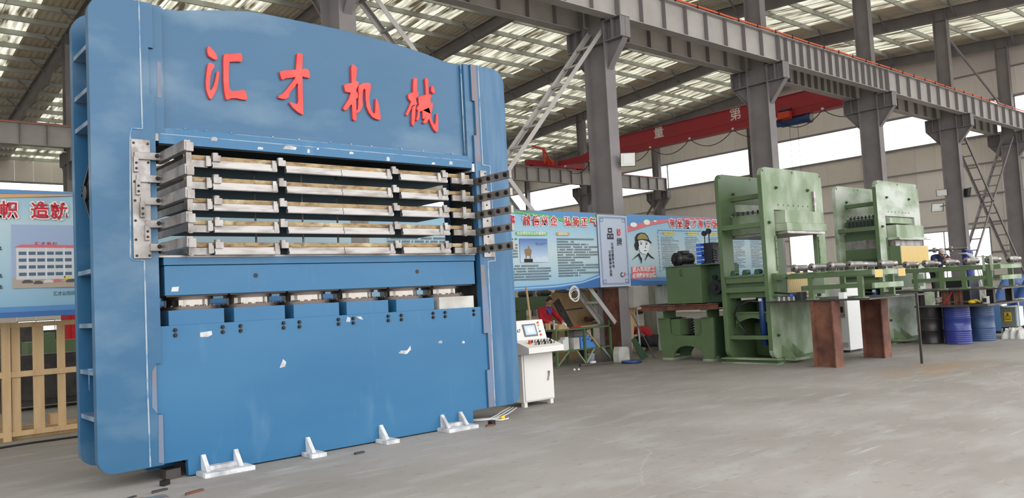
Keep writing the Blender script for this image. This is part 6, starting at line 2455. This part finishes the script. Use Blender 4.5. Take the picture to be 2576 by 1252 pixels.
# worker standing at the bench, looking down at his hands
J = dict(hip=(0, .02, .88, .145, .10), spine=(0, -.01, 1.06, .140, .095), chest=(0, -.05, 1.25, .150, .10), neckb=(.01, -.09, 1.355, .060, .055),
         Lsh=(-.175, -.05, 1.29, .068), Rsh=(.175, -.05, 1.29, .068), Lel=(-.25, -.17, 1.07, .050), Rel=(.27, -.20, 1.08, .050),
         Lcuff=(-.14, -.35, .99, .040), Rcuff=(.19, -.41, .99, .040), Lwr=(-.11, -.39, .975, .030), Rwr=(.165, -.455, .975, .030),
         Lhip=(-.085, .02, .84, .092), Rhip=(.085, .02, .84, .092), Lkn=(-.10, 0, .47, .062), Rkn=(.10, .02, .47, .062), Lan=(-.10, .04, .09, .045), Ran=(.11, .06, .09, .045),
         Lto=(-.11, -.12, .035, .038, .03), Rto=(.12, -.10, .035, .038, .03))
E = list(EB)
hand_chain(J, E, 'L', 'Lwr', (.35, -.75, -.25))
hand_chain(J, E, 'R', 'Rwr', (-.35, -.75, -.30))
p1_ = person((13.02, 14.02, 0), J, E, (.03, -.155, 1.465), math.radians(-12), math.radians(24), 'short', UP, LG, 'worker in red jacket with blue collar standing behind the workbench, looking down', 'neckb')
cl_ = MB()
cl_.tube([(13.02 + .085 * math.cos(a) + .01, 14.02 - .085 + .075 * math.sin(a), 1.335 + .03 * math.sin(a)) for a in [k * math.pi / 8 for k in range(17)]], .030, 8)
cl_.bar((13.02 - .05, 14.02 - .16, 1.33), (13.02 - .01, 14.02 - .185, 1.20), .06, .03)
cl_.bar((13.02 + .06, 14.02 - .16, 1.33), (13.02 + .03, 14.02 - .185, 1.22), .06, .03)
o = link('collar', cl_.mesh('collar', (13.02, 14.02, 0)), 'cloth_blue', p1_.o)

# crouching worker seen from behind
J = dict(hip=(0, -.20, .36, .185, .15), spine=(0, -.10, .56, .195, .14), chest=(.02, .12, .66, .185, .14), neckb=(.03, .27, .64, .065),
         Lsh=(-.19, .15, .62, .085), Rsh=(.22, .15, .62, .085), Lel=(-.26, .28, .38, .06), Rel=(.30, .26, .38, .06), Lcuff=(-.17, .42, .24, .045), Rcuff=(.20, .42, .24, .045),
         Lwr=(-.15, .46, .20, .032), Rwr=(.18, .46, .20, .032), Lhip=(-.12, -.16, .32, .11), Rhip=(.12, -.16, .32, .11), Lkn=(-.20, .16, .38, .075), Rkn=(.22, .16, .38, .075),
         Lan=(-.15, -.05, .09, .05), Ran=(.16, -.05, .09, .05), Lto=(-.17, .10, .035, .04, .03), Rto=(.19, .10, .035, .04, .03))
E = list(EB)
hand_chain(J, E, 'L', 'Lwr', (.2, .7, -.4))
hand_chain(J, E, 'R', 'Rwr', (-.2, .7, -.4))
person((16.42, 13.95, 0), J, E, (.04, .38, .62), math.radians(180), math.radians(40), 'short', UP, LG, 'worker in red jacket crouching with his back turned behind the pump stand', 'neckb')

# worker with the pale cap, bent over the machine beyond the closed press, standing on a step
J = dict(hip=(.16, .16, .90, .145, .11), spine=(.08, .08, 1.08, .145, .10), chest=(-.04, -.04, 1.24, .155, .11), neckb=(-.13, -.12, 1.33, .06, .055),
         Lsh=(-.17, .08, 1.27, .07), Rsh=(.10, -.18, 1.27, .07), Lel=(-.36, .0, 1.08, .052), Rel=(-.05, -.36, 1.08, .052), Lcuff=(-.48, -.10, 1.17, .042), Rcuff=(-.28, -.40, 1.18, .042),
         Lwr=(-.52, -.13, 1.19, .03), Rwr=(-.33, -.41, 1.20, .03), Lhip=(.10, .22, .86, .09), Rhip=(.22, .08, .86, .09), Lkn=(.08, .20, .47, .062), Rkn=(.20, .06, .47, .062),
         Lan=(.14, .24, .09, .045), Ran=(.24, .10, .09, .045), Lto=(.02, .14, .035, .038, .03), Rto=(.12, .0, .035, .038, .03))
E = list(EB)
hand_chain(J, E, 'L', 'Lwr', (-.7, -.3, .1))
hand_chain(J, E, 'R', 'Rwr', (-.7, .1, .1))
stp = Thing('work_step', (24.1, 9.55, 0), 'low steel work step behind the closed green press', 'step')
mb = MB()
mb.box(23.75, 24.55, 9.2, 9.95, .80, .85)
stp.part('tread', mb, 'dark_steel')
for x in (23.78, 24.47):
    for y in (9.23, 9.88):
        mb = MB()
        mb.box(x, x + .05, y, y + .05, 0, .80)
        stp.part('leg', mb, 'dark_steel')
person((24.0, 9.38, .85), J, E, (-.19, -.17, 1.385), math.radians(-50), math.radians(28), 'cap', UP, LG, 'worker with pale cap bent over beyond the closed green press', 'neckb', False, 'cloth_navy')
# blue machine with pipes and hoses next to him
bm2 = Thing('blue_machine', (24.9, 9.0, 0), 'blue machine with pipes and white hoses behind the worker with the cap', 'machine')
mb = MB()
mb.box(24.9, 25.6, 8.95, 9.6, 0, 1.45)
bm2.part('housing', mb, 'motor_black', bevel=.02)
mb = MB()
mb.cyl((24.85, 10.4, 2.35), (24.85, 8.9, 2.35), .035, 10)
bm2.part('pipe', mb, 'bare_steel')
mb = MB()
mb.cyl((25.2, 9.05, 1.45), (25.2, 9.05, 2.28), .15, 16).cyl((25.2, 9.05, 2.26), (24.9, 9.05, 2.33), .05, 10)
bm2.part('cylinder_head', mb, 'drum_blue')
for y in (9.8, 9.35):
    mb = MB()
    mb.cyl((24.85, y - .04, 2.35), (24.85, y + .04, 2.35), .075, 12)
    bm2.part('pipe_union', mb, 'steel_bright')
for k in range(3):
    mb = MB()
    mb.tube([(24.95, 9.2 - k * .05, 2.2), (24.9, 8.95 - k * .05, 2.2 - k * .02), (24.8, 8.7 - k * .05, 1.9), (24.75, 8.6 - k * .06, 1.4), (24.8, 8.55, 1.0)], .022, 8)
    bm2.part('hose', mb, 'plastic_white')
